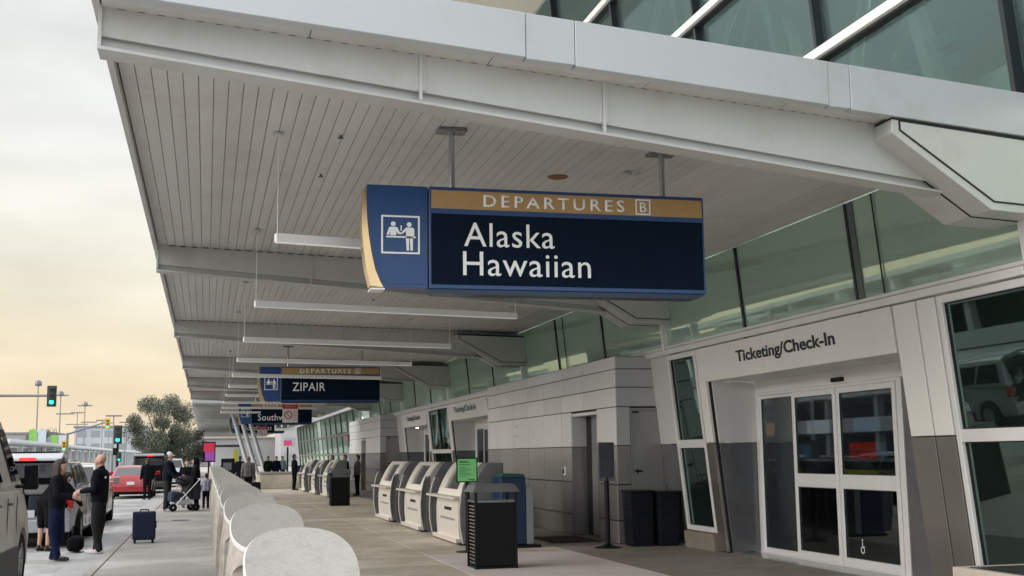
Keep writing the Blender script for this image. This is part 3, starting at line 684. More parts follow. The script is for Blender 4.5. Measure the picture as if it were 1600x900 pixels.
for yy in range(4, 64, 6):
    for lx in (11, 15, 19): B(bx('interior_light', mat('upper_fill_lamp', (1, .97, .92), .5, emis=9), bld, lx, yy, 9.0, lx+.15, yy+2.4, 9.06))  # glowing bars added to brighten the dark upper storey behind the glass
B(bx('reflection_beam', INC, bld, 9.4, 2, 5.9, 9.7, 64, 6.3)); B(bx('gallery_wall', INC, bld, 13, 2, 4.71, 13.2, 64, 7.2))  # beam added to stand in for a horizontal reflection
for yy in (7.0, 8.5): B(bx('roller_blind', mat('blind_blue_grey', (.42, .46, .52), .7, 0, 1, .05), bld, 8.35, yy, 5.05, 8.38, yy+1.25, 6.2))
LAMP = mat('ceiling_lamp', (1, .97, .92), .5, emis=20.0)
for i in range(26):
    for lx in (11.5, 15.0, 18.5): B(bx('interior_light', LAMP, bld, lx, 3+i*4.2, 4.12, lx+.12, 4.2+i*4.2, 4.17))
for yy in (22.1, 25.2, 28.3):
    B(MB().tube((11.2, yy, 0), (11.2, yy, 4.5), .22, n=20).build('interior_column', INC, bld, smooth=True))
# ticket counters seen through the entrance
for i in range(6):
    yy = 17+i*3.4
    g = empty('ticket_counter', (14, yy, 0), 0, f'white topped airline ticket counter inside the terminal, {["first", "second", "third", "fourth", "fifth", "sixth"][i]} from the near end', 'counter', 'ticket counters inside the terminal')
    bx('counter_body', BLACKM, g, -.3, -1.5, 0, .35, 1.5, 1.02); bx('counter_top', BARW, g, -.42, -1.55, 1.40, .1, 1.55, 1.45)
    bx('counter_shelf', mat('counter_blue', (.05, .10, .16), .4), g, -.25, -1.45, 1.03, .3, 1.45, 1.38)
    bx('edge_strip', mat('safety_yellow_glow', (.75, .66, .04), .5, emis=.15), g, -.33, -.9, 1.12, -.302, .5, 1.22)  # strip given a slight glow to show through the door
    bx('screen', mat('screen_blue', (.10, .2, .32), .3, emis=.35), g, .12, -.5, 1.46, .16, .1, 1.8)
g = empty('kiosk_totem', (13.7, 23.55, 1.455), 0, 'red box standing on a ticket counter inside the entrance', 'box')
bx('box_body', mat('box_red_glow', (.70, .05, .03), .45, emis=.4), g, -.1, -.35, 0, .15, .33, .20); bx('box_top', mat('box_red_glow', (0, 0, 0)), g, -.1, -.35, .215, .15, .33, .35)  # box body given its own glow to show through the door
bx('ledge', BARW, g, -.13, -.37, .2, .17, .35, .214)
for i in range(6):
    o = bx('wall_display', mat('display_%d' % (i % 3), ((.6, .28, .1), (.12, .22, .34), (.5, .52, .55))[i % 3], .4, emis=.6), None, 0, 0, 0, .04, 1.5, .45)
    o.location = (19.9, 30+i*3.1, 2.2); tag(o, ['orange', 'blue', 'white'][i % 3]+' lit screen on the back wall inside, '+['nearest the door', 'second along', 'third along', 'fourth along', 'fifth along', 'farthest in'][i], 'screen')
# ------------------------------------------------------------------ bollards
def sup(a, b, n, i, N_):
    t = 2*PI*i/N_; c, s = math.cos(t), math.sin(t)
    return (a*abs(c)**(2/n)*(1 if c >= 0 else -1), b*abs(s)**(2/n)*(1 if s >= 0 else -1))
def boll_meshes():
    n = 48
    def ring(sc_, zf):
        r = []
        for i in range(n):
            x, y_ = sup(.278*sc_, .35*sc_, 2.45, i, n); r.append((x, y_, zf(y_)))
        return r
    ztop = lambda y_: 1.125+y_*.46
    def loft(rings):
        vs = [p for r in rings for p in r]; fs = []
        for j in range(len(rings)-1):
            for i in range(n): fs.append((j*n+i, j*n+(i+1) % n, (j+1)*n+(i+1) % n, (j+1)*n+i))
        fs.append(tuple(range(n))[::-1]); fs.append(tuple((len(rings)-1)*n+i for i in range(n)))
        return MB().add(vs, fs)
    col = loft([ring(1.17, lambda y_: .0), ring(1.16, lambda y_: .10), ring(1.12, lambda y_: .75), ring(1.07, lambda y_: .90), ring(.99, lambda y_: ztop(y_)-.045)])
    me = col.mesh('column', BOLL)
    cut = MB()
    arch = [(-.275, -.1), (.275, -.1), (.275, .74)]+[(.275-.11+.11*math.cos(a), .74+.13*math.sin(a)) for a in [PI*k/12 for k in range(1, 7)]]+[(-.275+.11+.11*math.cos(a), .74+.13*math.sin(a)) for a in [PI/2+PI*k/12 for k in range(0, 6)]]+[(-.275, .74)]
    cut.prism([(x, -.5, z) for x, z in arch], (0, .26, 0)); cut.prism([(x, .24, z) for x, z in arch], (0, .26, 0))
    me = boolean(me, cut); me.name = 'column'
    me.polygons.foreach_set('use_smooth', [True]*len(me.polygons)); me.set_sharp_from_angle(angle=R_(35))
    if not me.materials: me.materials.append(BOLL)
    me.materials[0] = BOLL
    r_ = [ring(.995, lambda y_: ztop(y_)-.044), ring(1.02, lambda y_: ztop(y_)-.034), ring(1.02, lambda y_: ztop(y_)-.010), ring(.985, lambda y_: ztop(y_)+.0), ring(.95, lambda y_: ztop(y_)-.002)]
    cap = loft(r_).mesh('top_slab', [BOLT, mat('bollard_rim_highlight', (.55, .54, .51), .6, 0, 30, .05)], smooth=True)  # rim coloured paler to imitate the highlight along its edge
    for p in cap.polygons:
        c_ = p.center
        if p.normal.z < .8 or (abs(c_.x)/.278)**2.45+(abs(c_.y)/.35)**2.45 > .93: p.material_index = 1
    for p in cap.polygons:
        if len(p.vertices) > 8: p.material_index = 0
    return me, cap
bcol, bcap = boll_meshes()
ordn = ['nearest', 'second nearest', 'third nearest', 'fourth nearest', 'fifth nearest', 'sixth nearest', 'seventh nearest', 'eighth nearest', 'ninth nearest', 'tenth nearest']
for k in range(19):
    yb_ = 6.18+3.45*k
    if k < 10: lb = ordn[k]+' slant-topped concrete bollard of the kerbside row'
    else: lb = ('last', 'second to last', 'third to last', 'fourth to last', 'fifth to last', 'sixth to last', 'seventh to last', 'eighth to last', 'ninth to last')[18-k]+' slant-topped concrete bollard at the far end of the kerbside row'
    g = empty('bollard', (.47, yb_, 0), random.uniform(-.01, .01), lb, 'bollard', 'concrete bollards in a row along the walkway')
    link(bcol, 'column', g); link(bcap, 'top_slab', g)

# ------------------------------------------------------------------ check-in kiosks
def kiosk(x, y_, label):
    g = empty('check_in_kiosk', (x, y_, 0), 0, label, 'kiosk', 'curved self-service kiosks in front of the panelled walls')
    prof = [(0.02, .06), (.0, .35), (.0, .62), (.02, .84), (.08, 1.0), (.15, 1.15), (.23, 1.29), (.32, 1.42), (.40, 1.50), (.68, 1.50), (.68, .0), (.10, .0)]
    MB().prism([(a+.02, 0, b) for a, b in prof], (0, 3.1, 0)).build('cabinet', KGREY, g, bevel=.006)
    fr = prof[:9]
    def strip(y0, y1, i0, i1, off, th, m, name):
        seg = fr[i0:i1+1]; o = [(a-off, b) for a, b in seg]; q = [(a-off+th, b) for a, b in seg]
        return MB().prism([(a, y0, b) for a, b in o]+[(a, y0, b) for a, b in q[::-1]], (0, y1-y0, 0)).build(name, m, g, smooth=False)
    strip(.55, 2.75, 0, 3, .03, .045, STEEL, 'lower_panel')
    strip(.45, .95, 3, 8, .045, .055, STEEL, 'curved_rib'); strip(2.2, 2.75, 3, 8, .045, .055, STEEL, 'curved_rib')
    strip(.95, 2.2, 3, 4, .045, .055, STEEL, 'keypad_panel'); strip(.95, 2.2, 7, 8, .045, .055, STEEL, 'head_panel')
    strip(.96, 2.19, 4, 7, -.0, .02, mat('kiosk_screen', (.02, .025, .03), .12), 'screen')
    bx('keyboard_shelf', STEEL, g, -.20, .25, .84, .05, 3.0, .885, bevel=.008)
    bx('foot_bar', STEEL, g, -.10, .5, .03, .06, 2.85, .11, bevel=.01)
    bx('printer_slot', BLACK, g, -.034, 1.2, .60, -.026, 1.9, .66); bx('label_strip', mat('label_grey', (.25, .25, .26), .4), g, -.034, .9, .42, -.028, 2.3, .46)
    bx('plinth', BLACKM, g, -.04, .3, .0, .3, 3.0, .03)
    for y0 in (.0, 3.06):
        f = [(-.05, .05), (-.105, .35), (-.115, .62), (-.09, .9), (-.05, 1.08), (.0, 1.20), (.03, 1.20), (-.01, 1.0), (-.05, .8), (-.07, .5), (-.02, .05)]
        MB().prism([(a, y0, b) for a, b in f], (0, .05, 0)).build('side_fin', PAN_D, g)
        MB().prism([(a-.012, y0+.01, b) for a, b in f[:7]]+[(a+.002, y0+.01, b) for a, b in f[:7][::-1]], (0, .03, 0)).build('fin_edge', STEEL, g)
        MB().prism([(a+.05, y0+.006, b) for a, b in f[:7]]+[(.1, y0+.006, 1.2), (.1, y0+.006, .05)], (0, .038, 0)).build('side_web', KGREY, g)
    bx('back_panel', PAN_D, g, .702, .05, .02, .72, 3.05, 1.48)
for x, y_, lb in ((4.60, 21.75, 'nearest grey and steel check-in kiosk, right behind the green notice'), (4.62, 26.0, 'middle check-in kiosk of the near trio by the panelled wall'), (4.58, 30.2, 'farthest check-in kiosk of the near trio'),
                  (4.85, 49.6, 'nearest kiosk of the distant trio, behind the far litter bin'), (4.75, 54.0, 'middle kiosk of the distant trio'), (4.65, 58.6, 'farthest kiosk of the distant trio, next to the person in black')):
    kiosk(x, y_, lb)

# ------------------------------------------------------------------ litter bins
def litter_bin(x, y_, label, s=1.0, slat=BLACKM):
    g = empty('litter_bin', (x, y_, 0), 0, label, 'bin', 'black slatted litter bins on the walkway')
    w, dpt = .30, .26
    MB().box(-w+.03, -dpt+.03, .03, w-.03, dpt-.03, .95).build('liner', mat('bin_liner', (.002, .002, .003), .7, spec=.1), g)
    sl_s = MB().box(-.004, -dpt+.055, 0, .012, dpt-.055, .020).mesh('slat', slat, bevel=.003)
    sl_f = MB().box(-w+.04, -.004, 0, w-.04, .012, .020).mesh('slat', BLACKM, bevel=.003)
    for i in range(17):
        z = .07+i*.051
        link(sl_s, 'slat', g, (-w+.004, 0, z), (0, R_(-28), 0)); link(sl_s, 'slat', g, (w-.012, 0, z), (0, R_(28), 0))
    for sx in (-1, 1):
        for sy in (-1, 1): MB().box(sx*w-.02, sy*dpt-.02, 0, sx*w+.02, sy*dpt+.02, 1.12).build('corner_post', BLACKM, g, bevel=.004)
    bx('front_panel', BLACK, g, -w+.02, -dpt-.006, .04, w-.02, -dpt+.02, .95, bevel=.006); bx('back_panel', BLACK, g, -w+.02, dpt-.02, .04, w-.02, dpt+.006, .95, bevel=.006)
    MB().box(-w-.015, -dpt-.015, .95, w+.015, dpt+.015, .985).build('top_rim', PAN_D, g, bevel=.004)
    MB().hexa([(-w-.06, -dpt-.05, 1.10), (w+.06, -dpt-.05, 1.10), (w+.06, dpt+.05, 1.10), (-w-.06, dpt+.05, 1.10)], [(-w-.0, -dpt, 1.215), (w, -dpt, 1.215), (w, dpt, 1.215), (-w, dpt, 1.215)]).build('lid', KGREY, g, bevel=.015, seg=2)
    MB().box(-w, -dpt, -.0, w, dpt, .03).build('base_plate', BLACKM, g)
    return g
litter_bin(4.14, 17.72, 'black slatted litter bin with a hood, standing nearest in front of the kiosks', slat=PAN_S)
litter_bin(4.42, 41.6, 'smaller-looking black litter bin farther off, between the two kiosk trios')
# blue recycling cabinet
g = empty('recycling_cabinet', (5.4, 21.4, 0), 0, 'tall blue recycling cabinet with a pale grey side behind the near litter bin', 'cabinet')
bx('blue_body', mat('cabinet_blue', (.003, .022, .075), .45, 0, 3, .1), g, -.30, -.3, .06, .16, .35, 1.24, bevel=.015)
MB().hexa([(-.30, -.3, 1.245), (.16, -.3, 1.245), (.16, .35, 1.245), (-.30, .35, 1.245)], [(-.24, -.26, 1.31), (.13, -.26, 1.30), (.13, .32, 1.30), (-.24, .32, 1.31)]).build('cabinet_top', mat('cabinet_top_green', (.02, .09, .09), .4), g, bevel=.01)
bx('side_panel', mat('cabinet_pale', (.24, .26, .28), .5), g, .165, -.29, .06, .30, .35, 1.08, bevel=.01)
bx('base_plate', BLACKM, g, -.35, -.34, 0, .42, .4, .055, bevel=.006)
# green notice stand
g = empty('notice_stand', (4.38, 20.62, 0), 0, 'bright green notice on a black post with a round foot, beside the near kiosk', 'sign')
MB().lathe([(0, 0), (.2, 0), (.2, .012), (.03, .03), (.03, .035), (0, .035)], n=24).build('foot', BLACKM, g, smooth=True)
MB().box(-.025, -.02, .03, .025, .02, 1.2).build('post', BLACKM, g, bevel=.004)
bx('frame', BLACK, g, -.185, -.02, 1.18, .185, .01, 1.60, bevel=.004)
pn = bx('notice', GREENP, g, -.165, -.028, 1.20, .165, -.021, 1.58)
mb = MB()
for z0, w, x0 in ((1.535, .15, -.14), (1.515, .19, -.14), (1.475, .2, -.14)): mb.box(x0, -.031, z0, x0+w, -.0285, z0+.013)
for i in range(7): mb.box(-.14, -.031, 1.43-.025*i, -.14+(.2 if i % 3 else .12), -.0285, 1.437-.025*i)
mb.box(.03, -.031, 1.215, .13, -.0285, 1.235)
mb.build('notice_print', DKTXT, g)
# information board
g = empty('information_board', (6.88, 20.5, 0), 0, 'dark upright information board on a single post with a round foot, before the grey door', 'sign')
MB().lathe([(0, 0), (.24, 0), (.24, .012), (.10, .04), (.05, .07), (0, .07)], n=28).build('foot', BLACKM, g, smooth=True)
MB().tube((0, 0, .05), (0, 0, 1.22), .045, n=14).build('post', BLACKM, g, smooth=True)
bx('board', mat('board_face', (.045, .055, .075), .3, 0, 9, .25), g, -.145, -.03, 1.20, .145, .03, 1.84, bevel=.008)
bx('board_base', PAN_D, g, -.16, -.04, 1.16, .16, .04, 1.22, bevel=.006)
mb = MB()
for i in range(6): mb.box(-.11, -.035, 1.32+i*.08, .11, -.0305, 1.323+i*.08)
mb.box(-.02, -.035, 1.3, -.017, -.0305, 1.78); mb.build('printed_grid', mat('print_grey', (.12, .13, .15), .5), g)
# two ribbed waste bins
for x, y_, w, hgt, lb in ((7.55, 20.75, .30, .985, 'taller ribbed black bin of the pair beside the grey door'), (8.02, 20.62, .27, .965, 'ribbed black bin of the pair, right-hand one by the narrow window')):
    g = empty('ribbed_bin', (x, y_, 0), 0, lb, 'bin', 'pair of ribbed black bins by the grey door')
    w *= .72
    MB().hexa([(-w*.9, -w*.9, .0), (w*.9, -w*.9, .0), (w*.9, w*.9, 0), (-w*.9, w*.9, 0)], [(-w, -w, hgt-.03), (w, -w, hgt-.03), (w, w, hgt-.03), (-w, w, hgt-.03)]).build('bin_body', mat('bin_black', (.005, .009, .015), .5, 0, 4, .2, spec=.2), g, bevel=.02, seg=2)
    for i in range(20):
        z = .06+i*.045; ww = w*(.9+.1*z/hgt)+.012
        MB().box(-ww, -ww, z, ww, ww, z+.018).build('rib', mat('bin_rib', (.012, .013, .016), .4, spec=.3), g, bevel=.006)
    MB().box(-w-.03, -w-.03, hgt-.03, w+.03, w+.03, hgt).build('rim', mat('bin_rib', (0, 0, 0)), g, bevel=.008)
bx('floor_mat', mat('floor_mat', (.03, .03, .032), .9, 0, 30, .2), None, 6.3, 21.9, .003, 7.25, 23.6, .015)
tag(bpy.data.objects['floor_mat'], 'dark entrance mat lying before the recessed doorway in the panelled wall', 'mat')
# slatted bench with concrete frame at the lower right
g = empty('bench', (7.95, 10.0, 0), 0, 'concrete bench with dark metal slats at the lower right under the big window', 'bench')
mb = MB(); mb.box(-.50, -2.2, .06, -.40, 1.15, .45).box(.28, -2.2, .06, .38, 1.15, .45).box(-.40, 1.05, .06, .28, 1.15, .45).box(-.40, -2.2, .06, .28, -2.1, .45).box(-.40, -2.1, .06, .28, 1.05, .12)
mb.build('frame', mat('bench_concrete', (.52, .46, .39), .7, 0, 6, .08, .2), g, bevel=.01)
for i in range(52):
    bx('slat', BLACKM if i % 2 else PAN_D, g, -.39, -2.08+i*.06, .435, .27, -2.045+i*.06, .452)
bx('skirt', SEAM, g, -.42, -2.1, 0, .3, 1.1, .07)
# drain cover in the sidewalk
g = MB().lathe([(0, 0), (.24, 0), (.25, -.006), (.25, -.02)], n=28).build('drain_cover', mat('iron_cover', (.05, .045, .05), .5, .6, 20, .2), None); g.location = (-.62, 34.2, .008); tag(g, 'dark round drain cover in the pale sidewalk beyond the blue suitcase', 'drain cover')

# ------------------------------------------------------------------ luggage
def suitcase(x, y_, rz, w, dpt, h, m, label, grp=None):
    g = empty('suitcase', (x, y_, 0), rz, label, 'suitcase', grp)
    bx('shell', m, g, -w/2, -dpt/2, .06, w/2, dpt/2, h, bevel=.035, seg=3)
    for i in range(7):
        xx = -w/2+.05+i*(w-.1)/6
        MB().box(xx-.008, -dpt/2-.006, .12, xx+.008, -dpt/2+.004, h-.06).build('ridge', m, g, bevel=.004)
    for sx in (-1, 1):
        for sy in (-1, 1):
            MB().lathe([(0, -.02), (.03, -.02), (.03, .02), (0, .02)], (sx*(w/2-.05), sy*(dpt/2-.04), .03), 'x', 12).build('wheel', RUBB, g)
    MB().path([(-.08, 0, h-.01), (-.075, 0, h+.03), (.075, 0, h+.03), (.08, 0, h-.01)], .012).build('handle', BLACK, g)
    bx('side_handle', BLACK, g, w/2-.002, -.02, h*.45, w/2+.02, .02, h*.68, bevel=.006)
suitcase(-1.17, 25.45, .08, .44, .27, .62, mat('suitcase_navy', (.003, .010, .032), .42, 0, 5, .1, spec=.3), 'dark blue ribbed hard-shell suitcase standing alone on the sidewalk')
g = empty('duffel_bag', (-2.32, 24.1, -.05), 0, 'black soft bag on the road between the man and the woman', 'bag')
bx('bag_body', mat('bag_black', (.004, .004, .005), .9, 0, 12, .3, spec=.1), g, -.14, -.24, .02, .14, .24, .30, bevel=.09, seg=4, smooth=True); MB().path([(-.05, -.12, .34), (-.05, -.05, .47), (-.05, .05, .47), (-.05, .12, .34)], .012).build('strap', BLACK, g)

# ------------------------------------------------------------------ people
def caps(mb, p0, r0, p1, r1, n=12):
    p0 = Vector(p0); p1 = Vector(p1); z = (p1-p0)
    if z.length < 1e-5: z = Vector((0, 0, .001))
    z.normalize(); x = z.orthogonal().normalized(); y_ = z.cross(x); vs = []; m = 0
    for t in [PI*j/8 for j in range(1, 5)]: pass
    rows = [(p0, r0, -PI/2+PI/2*j/4) for j in range(1, 5)]+[(p1, r1, PI/2*j/4) for j in range(0, 4)]
    for p, r, a in rows:
        for i in range(n):
            b = 2*PI*i/n; vs.append(p+z*math.sin(a)*r+(x*math.cos(b)+y_*math.sin(b))*math.cos(a)*r)
    k = len(rows); a0 = len(vs); vs += [p0-z*r0, p1+z*r1]
    fs = [(j*n+i, j*n+(i+1) % n, (j+1)*n+(i+1) % n, (j+1)*n+i) for j in range(k-1) for i in range(n)]
    fs += [(a0, (i+1) % n, i) for i in range(n)]+[(a0+1, (k-1)*n+i, (k-1)*n+(i+1) % n) for i in range(n)]
    mb.add(vs, fs)
def remesh(mb, name, m, parent, vox, smooth=3):
    me = mb.mesh(name, m); o = bpy.data.objects.new(name, me); COL.objects.link(o)
    r = o.modifiers.new('r', 'REMESH'); r.mode = 'VOXEL'; r.voxel_size = vox
    s_ = o.modifiers.new('s', 'SMOOTH'); s_.iterations = smooth; s_.factor = .5
    me2 = evalmesh(o); me2.name = name; bpy.data.objects.remove(o)
    me2.materials.clear(); me2.materials.append(m); me2.polygons.foreach_set('use_smooth', [True]*len(me2.polygons))
    return link(me2, name, parent)
SKIN = mat('skin', (.42, .25, .18), .55, 0, 6, .06)
def person(loc, rz, label, H=1.72, jacket=(.01, .012, .018), trousers=(.02, .03, .06), shoes=(.01, .01, .01), hair=(.03, .02, .015), hairkind='short', la=None, ra=None, ll=None, rl=None, lean=0.0, vox=.016, skin=SKIN, hood=False, cap=None, shorts=False, head_drop=0, group=None, wide=1.0):
    """faces local -y; la/ra = (elbow, hand), ll/rl = (knee, ankle) in metres for a 1.72 m body"""
    k = H/1.72
    g = empty('person', loc, rz, label, 'person', group); g.scale = (k, k, k)
    ca, sa = math.cos(lean), math.sin(lean)
    hip = Vector((0, 0, .92))
    def T(p):
        v = Vector(p)-hip; return Vector((v.x, v.y*ca-v.z*sa, v.z*ca+v.y*sa))+hip
    neck = T((0, 0, 1.44)); head = T((0, -.015, 1.60-head_drop))
    sh = [T((-.185*wide, 0, 1.39)), T((.185*wide, 0, 1.39))]
    la = la or ((.25, .01, 1.10), (.26, -.08, .85)); ra = ra or ((-.25, .01, 1.10), (-.26, -.08, .85))
    ll = ll or ((.10, -.01, .49), (.11, .02, .08)); rl = rl or ((-.10, -.01, .49), (-.11, .02, .08))
    E_ = [Vector(ra[0]), Vector(la[0])]; Hn = [Vector(ra[1]), Vector(la[1])]; K_ = [Vector(rl[0]), Vector(ll[0])]; A_ = [Vector(rl[1]), Vector(ll[1])]
    hp = [Vector((-.09, 0, .90)), Vector((.09, 0, .90))]
    body = MB()
    # head with jaw, nose, ears, eye sockets left between brow and cheeks
    def hd(p): return T((p[0], p[1], p[2]-head_drop))
    caps(body, hd((0, .012, 1.635)), .086, hd((0, -.005, 1.62)), .084); caps(body, hd((0, -.03, 1.56)), .056, hd((0, -.045, 1.535)), .042)
    caps(body, hd((0, -.092, 1.60)), .010, hd((0, -.112, 1.575)), .015)
    caps(body, hd((-.03, -.082, 1.628)), .014, hd((.03, -.082, 1.628)), .014); caps(body, hd((-.02, -.088, 1.545)), .009, hd((.02, -.088, 1.545)), .009)
    for s in (-1, 1): caps(body, hd((s*.082, .01, 1.61)), .018, hd((s*.086, .012, 1.58)), .012); caps(body, hd((s*.045, -.062, 1.585)), .022, hd((s*.04, -.06, 1.56)), .02)
    caps(body, hd((0, .01, 1.54)), .052, neck, .058)
    caps(body, T((-.09, 0, 1.34)), .10, T((.09, 0, 1.34)), .10); caps(body, T((0, 0, 1.30)), .12, T((0, 0, 1.0)), .115); caps(body, (-.06, 0, .93), .11, (.06, 0, .93), .11)
    for i in range(2):
        s = -1 if i == 0 else 1
        caps(body, sh[i], .055, E_[i], .042); caps(body, E_[i], .042, Hn[i], .028)
        dr = (Hn[i]-E_[i]).normalized(); sd_ = dr.cross(Vector((0, 1, 0)));
        if sd_.length < .2: sd_ = Vector((1, 0, 0))
        sd_.normalize()
        pl = Hn[i]+dr*.05; caps(body, Hn[i]+dr*.02, .028, pl+dr*.02, .034)
        for j in range(4):
            b0 = pl+dr*.03+sd_*(-.027+.018*j); b1 = b0+dr*(.030+.006*(j in (1, 2)))+Vector((0, -.008, -.01)); b2 = b1+dr*.018+Vector((0, -.02, -.016))
            caps(body, b0, .0098, b1, .009, 8); caps(body, b1, .009, b2, .008, 8)
        caps(body, Hn[i]+dr*.02+sd_*.024*s, .012, Hn[i]+dr*.06+sd_*.050*s+Vector((0, -.02, 0)), .010, 8)
        caps(body, hp[i], .085, K_[i], .058); caps(body, K_[i], .056, A_[i], .036); caps(body, A_[i], .038, A_[i]+Vector((0, -.12, -.04)), .03)
    remesh(body, 'body', skin, g, min(vox, .013))
    jk = MB(); jc = mat('cloth_%.3f_%.3f_%.3f' % jacket, tuple(c*.5 if max(jacket) < .08 else c for c in jacket), .9, 0, 9, .35, .6, 35, spec=.12)
    caps(jk, T((-.10*wide, .01, 1.345)), .125, T((.10*wide, .01, 1.345)), .125); caps(jk, T((-.06, 0, 1.28)), .145, T((-.055, 0, 1.0)), .135); caps(jk, T((.06, 0, 1.28)), .145, T((.055, 0, 1.0)), .135)
    caps(jk, (-.07, 0, .93), .13, (.07, 0, .93), .13); caps(jk, T((0, .02, 1.40)), .09, T((0, .015, 1.475)), .066)
    for i in range(2):
        caps(jk, sh[i], .082, E_[i], .064); caps(jk, E_[i], .062, E_[i].lerp(Hn[i], .93), .045)
    if hood: caps(jk, hd((0, .035, 1.63)), .112, hd((0, .03, 1.56)), .108); caps(jk, hd((0, .05, 1.52)), .10, T((0, .05, 1.42)), .10)
    remesh(jk, 'jacket', jc, g, vox)
    tr = MB(); tcol = mat('cloth_%.3f_%.3f_%.3f' % trousers, tuple(c*.55 if max(trousers) < .08 else c for c in trousers), .9, 0, 9, .35, .6, 35, spec=.12)
    caps(tr, (-.07, 0, .92), .125, (.07, 0, .92), .125)
    for i in range(2):
        caps(tr, hp[i], .108, K_[i], .078)
        if not shorts: caps(tr, K_[i], .076, A_[i]+Vector((0, 0, .0)), .062)
    remesh(tr, 'shorts' if shorts else 'trousers', tcol, g, vox)
    scol = mat('shoe_%.2f_%.2f_%.2f' % shoes, shoes, .6, 0, 12, .2)
    for i in range(2):
        s_ = MB(); a = A_[i]; z0 = a.z-.04
        caps(s_, (a.x, a.y+.03, z0+.01), .042, (a.x, a.y-.10, z0), .042); caps(s_, (a.x, a.y-.10, z0), .042, (a.x, a.y-.17, z0-.005), .034); caps(s_, (a.x, a.y+.01, z0+.04), .042, (a.x, a.y+.01, z0+.06), .04)
        remesh(s_, 'shoe', scol, g, .012, 2)
    hc = mat('hair_%.2f_%.2f_%.2f' % hair, hair, .7, 0, 30, .3)
    if hairkind != 'bald' and not hood:
        h = MB(); caps(h, hd((0, .028, 1.655)), .092, hd((0, .015, 1.665)), .088); caps(h, hd((0, .045, 1.61)), .082, hd((0, .045, 1.58)), .07)
        if hairkind == 'long':
            caps(h, hd((0, .05, 1.62)), .09, hd((0, .06, 1.46)), .075)
            for s in (-1, 1): caps(h, hd((s*.06, .02, 1.63)), .045, hd((s*.075, .02, 1.45)), .04)
        remesh(h, 'hair', hc, g, .013)
    if cap:
        h = MB(); caps(h, hd((0, .012, 1.665)), .096, hd((0, .0, 1.66)), .094); caps(h, hd((-.03, -.10, 1.655)), .018, hd((.03, -.15, 1.645)), .014); caps(h, hd((.03, -.10, 1.655)), .018, hd((-.03, -.15, 1.645)), .014)
        remesh(h, 'cap', mat('cap_cloth', cap, .8), g, .012)
    return g
RZ = {'right': PI/2, 'left': -PI/2, 'away': PI, 'us': 0}
zr = -.05
person((-2.45, 22.1, zr), R_(82), 'woman in a black jacket and navy trousers, in profile facing the bald man', H=1.70, jacket=(.010, .011, .017), trousers=(.012, .022, .07), hair=(.03, .018, .012), hairkind='long', ra=((-.26, -.06, 1.12), (-.18, -.28, 1.10)), la=((.25, -.04, 1.10), (.22, -.26, 1.05)), ll=((.09, -.05, .5), (.10, .06, .09)), rl=((-.09, .03, .49), (-.09, -.06, .09)), lean=.06, vox=.013)
p = person((-1.88, 23.55, zr), R_(-100), 'bald man in a black jacket with pale patches, dark trousers and grey trainers', H=1.80, jacket=(.009, .010, .016), trousers=(.028, .030, .033), shoes=(.45, .45, .46), hairkind='bald', la=((.26, -.02, 1.12), (.14, -.28, 1.08)), ra=((-.26, -.02, 1.12), (-.14, -.28, 1.10)), ll=((.10, -.03, .49), (.10, .05, .08)), rl=((-.12, 0, .49), (-.12, -.06, .08)), vox=.013, wide=1.08)
bx('jacket_patch', LETW, p, -.18, -.125, 1.30, -.13, -.115, 1.335); bx('jacket_patch', LETW, p, .10, .11, 1.30, .15, .135, 1.335)
person((-2.93, 24.6, zr), R_(140), 'person in black top and shorts bending forward into the open white vehicle', H=1.68, jacket=(.012, .012, .015), trousers=(.012, .012, .014), lean=.85, shorts=True, la=((.24, -.55, 1.0), (.2, -.72, .82)), ra=((-.24, -.55, 1.0), (-.2, -.72, .85)), vox=.016)
person((-2.38, 53.6, zr), R_(200), 'dark-clothed person standing behind the red car', H=1.72, vox=.02, trousers=(.012, .013, .018))
person((-1.18, 40.3, 0), R_(75), 'man in a white cap, dark blue jacket and grey trousers leaning to the pushchair', H=1.84, jacket=(.012, .018, .04), trousers=(.05, .055, .052), shoes=(.4, .4, .4), cap=(.5, .52, .55), lean=.08, la=((.24, -.15, 1.12), (.18, -.38, 1.05)), ra=((-.24, -.15, 1.12), (-.16, -.36, 1.0)), vox=.018)
person((-.28, 40.5, 0), R_(-80), 'person in a dark hooded jacket holding the pushchair handle', H=1.66, jacket=(.012, .012, .018), trousers=(.012, .012, .016), hood=True, la=((.24, -.1, 1.1), (.16, -.3, .98)), ra=((-.24, -.1, 1.1), (-.16, -.3, .98)), lean=.1, vox=.018)
person((-.62, 43.0, 0), R_(10), 'person in black half hidden behind the pushchair', H=1.60, jacket=(.012, .012, .016), trousers=(.015, .015, .02), vox=.02)
person((.02, 41.6, 0), R_(190), 'small child in a pale patterned top and dark trousers beside the bollards', H=1.14, jacket=(.35, .36, .45), trousers=(.012, .014, .03), hair=(.02, .015, .01), vox=.018)
person((1.72, 52.0, 0), R_(185), 'person in a grey top walking beyond the bollards with a black bag', H=1.70, jacket=(.14, .135, .13), trousers=(.02, .02, .025), hairkind='bald', skin=mat('skin_deep', (.16, .09, .06), .55), vox=.02)
person((1.75, 66.0, 0), R_(170), 'person in dark clothes far off near the white slanted columns, left one', H=1.72, vox=.024)
person((4.32, 62.0, 0), R_(100), 'person all in black standing left of the distant kiosks', H=1.78, jacket=(.006, .006, .008), trousers=(.006, .006, .008), vox=.02)
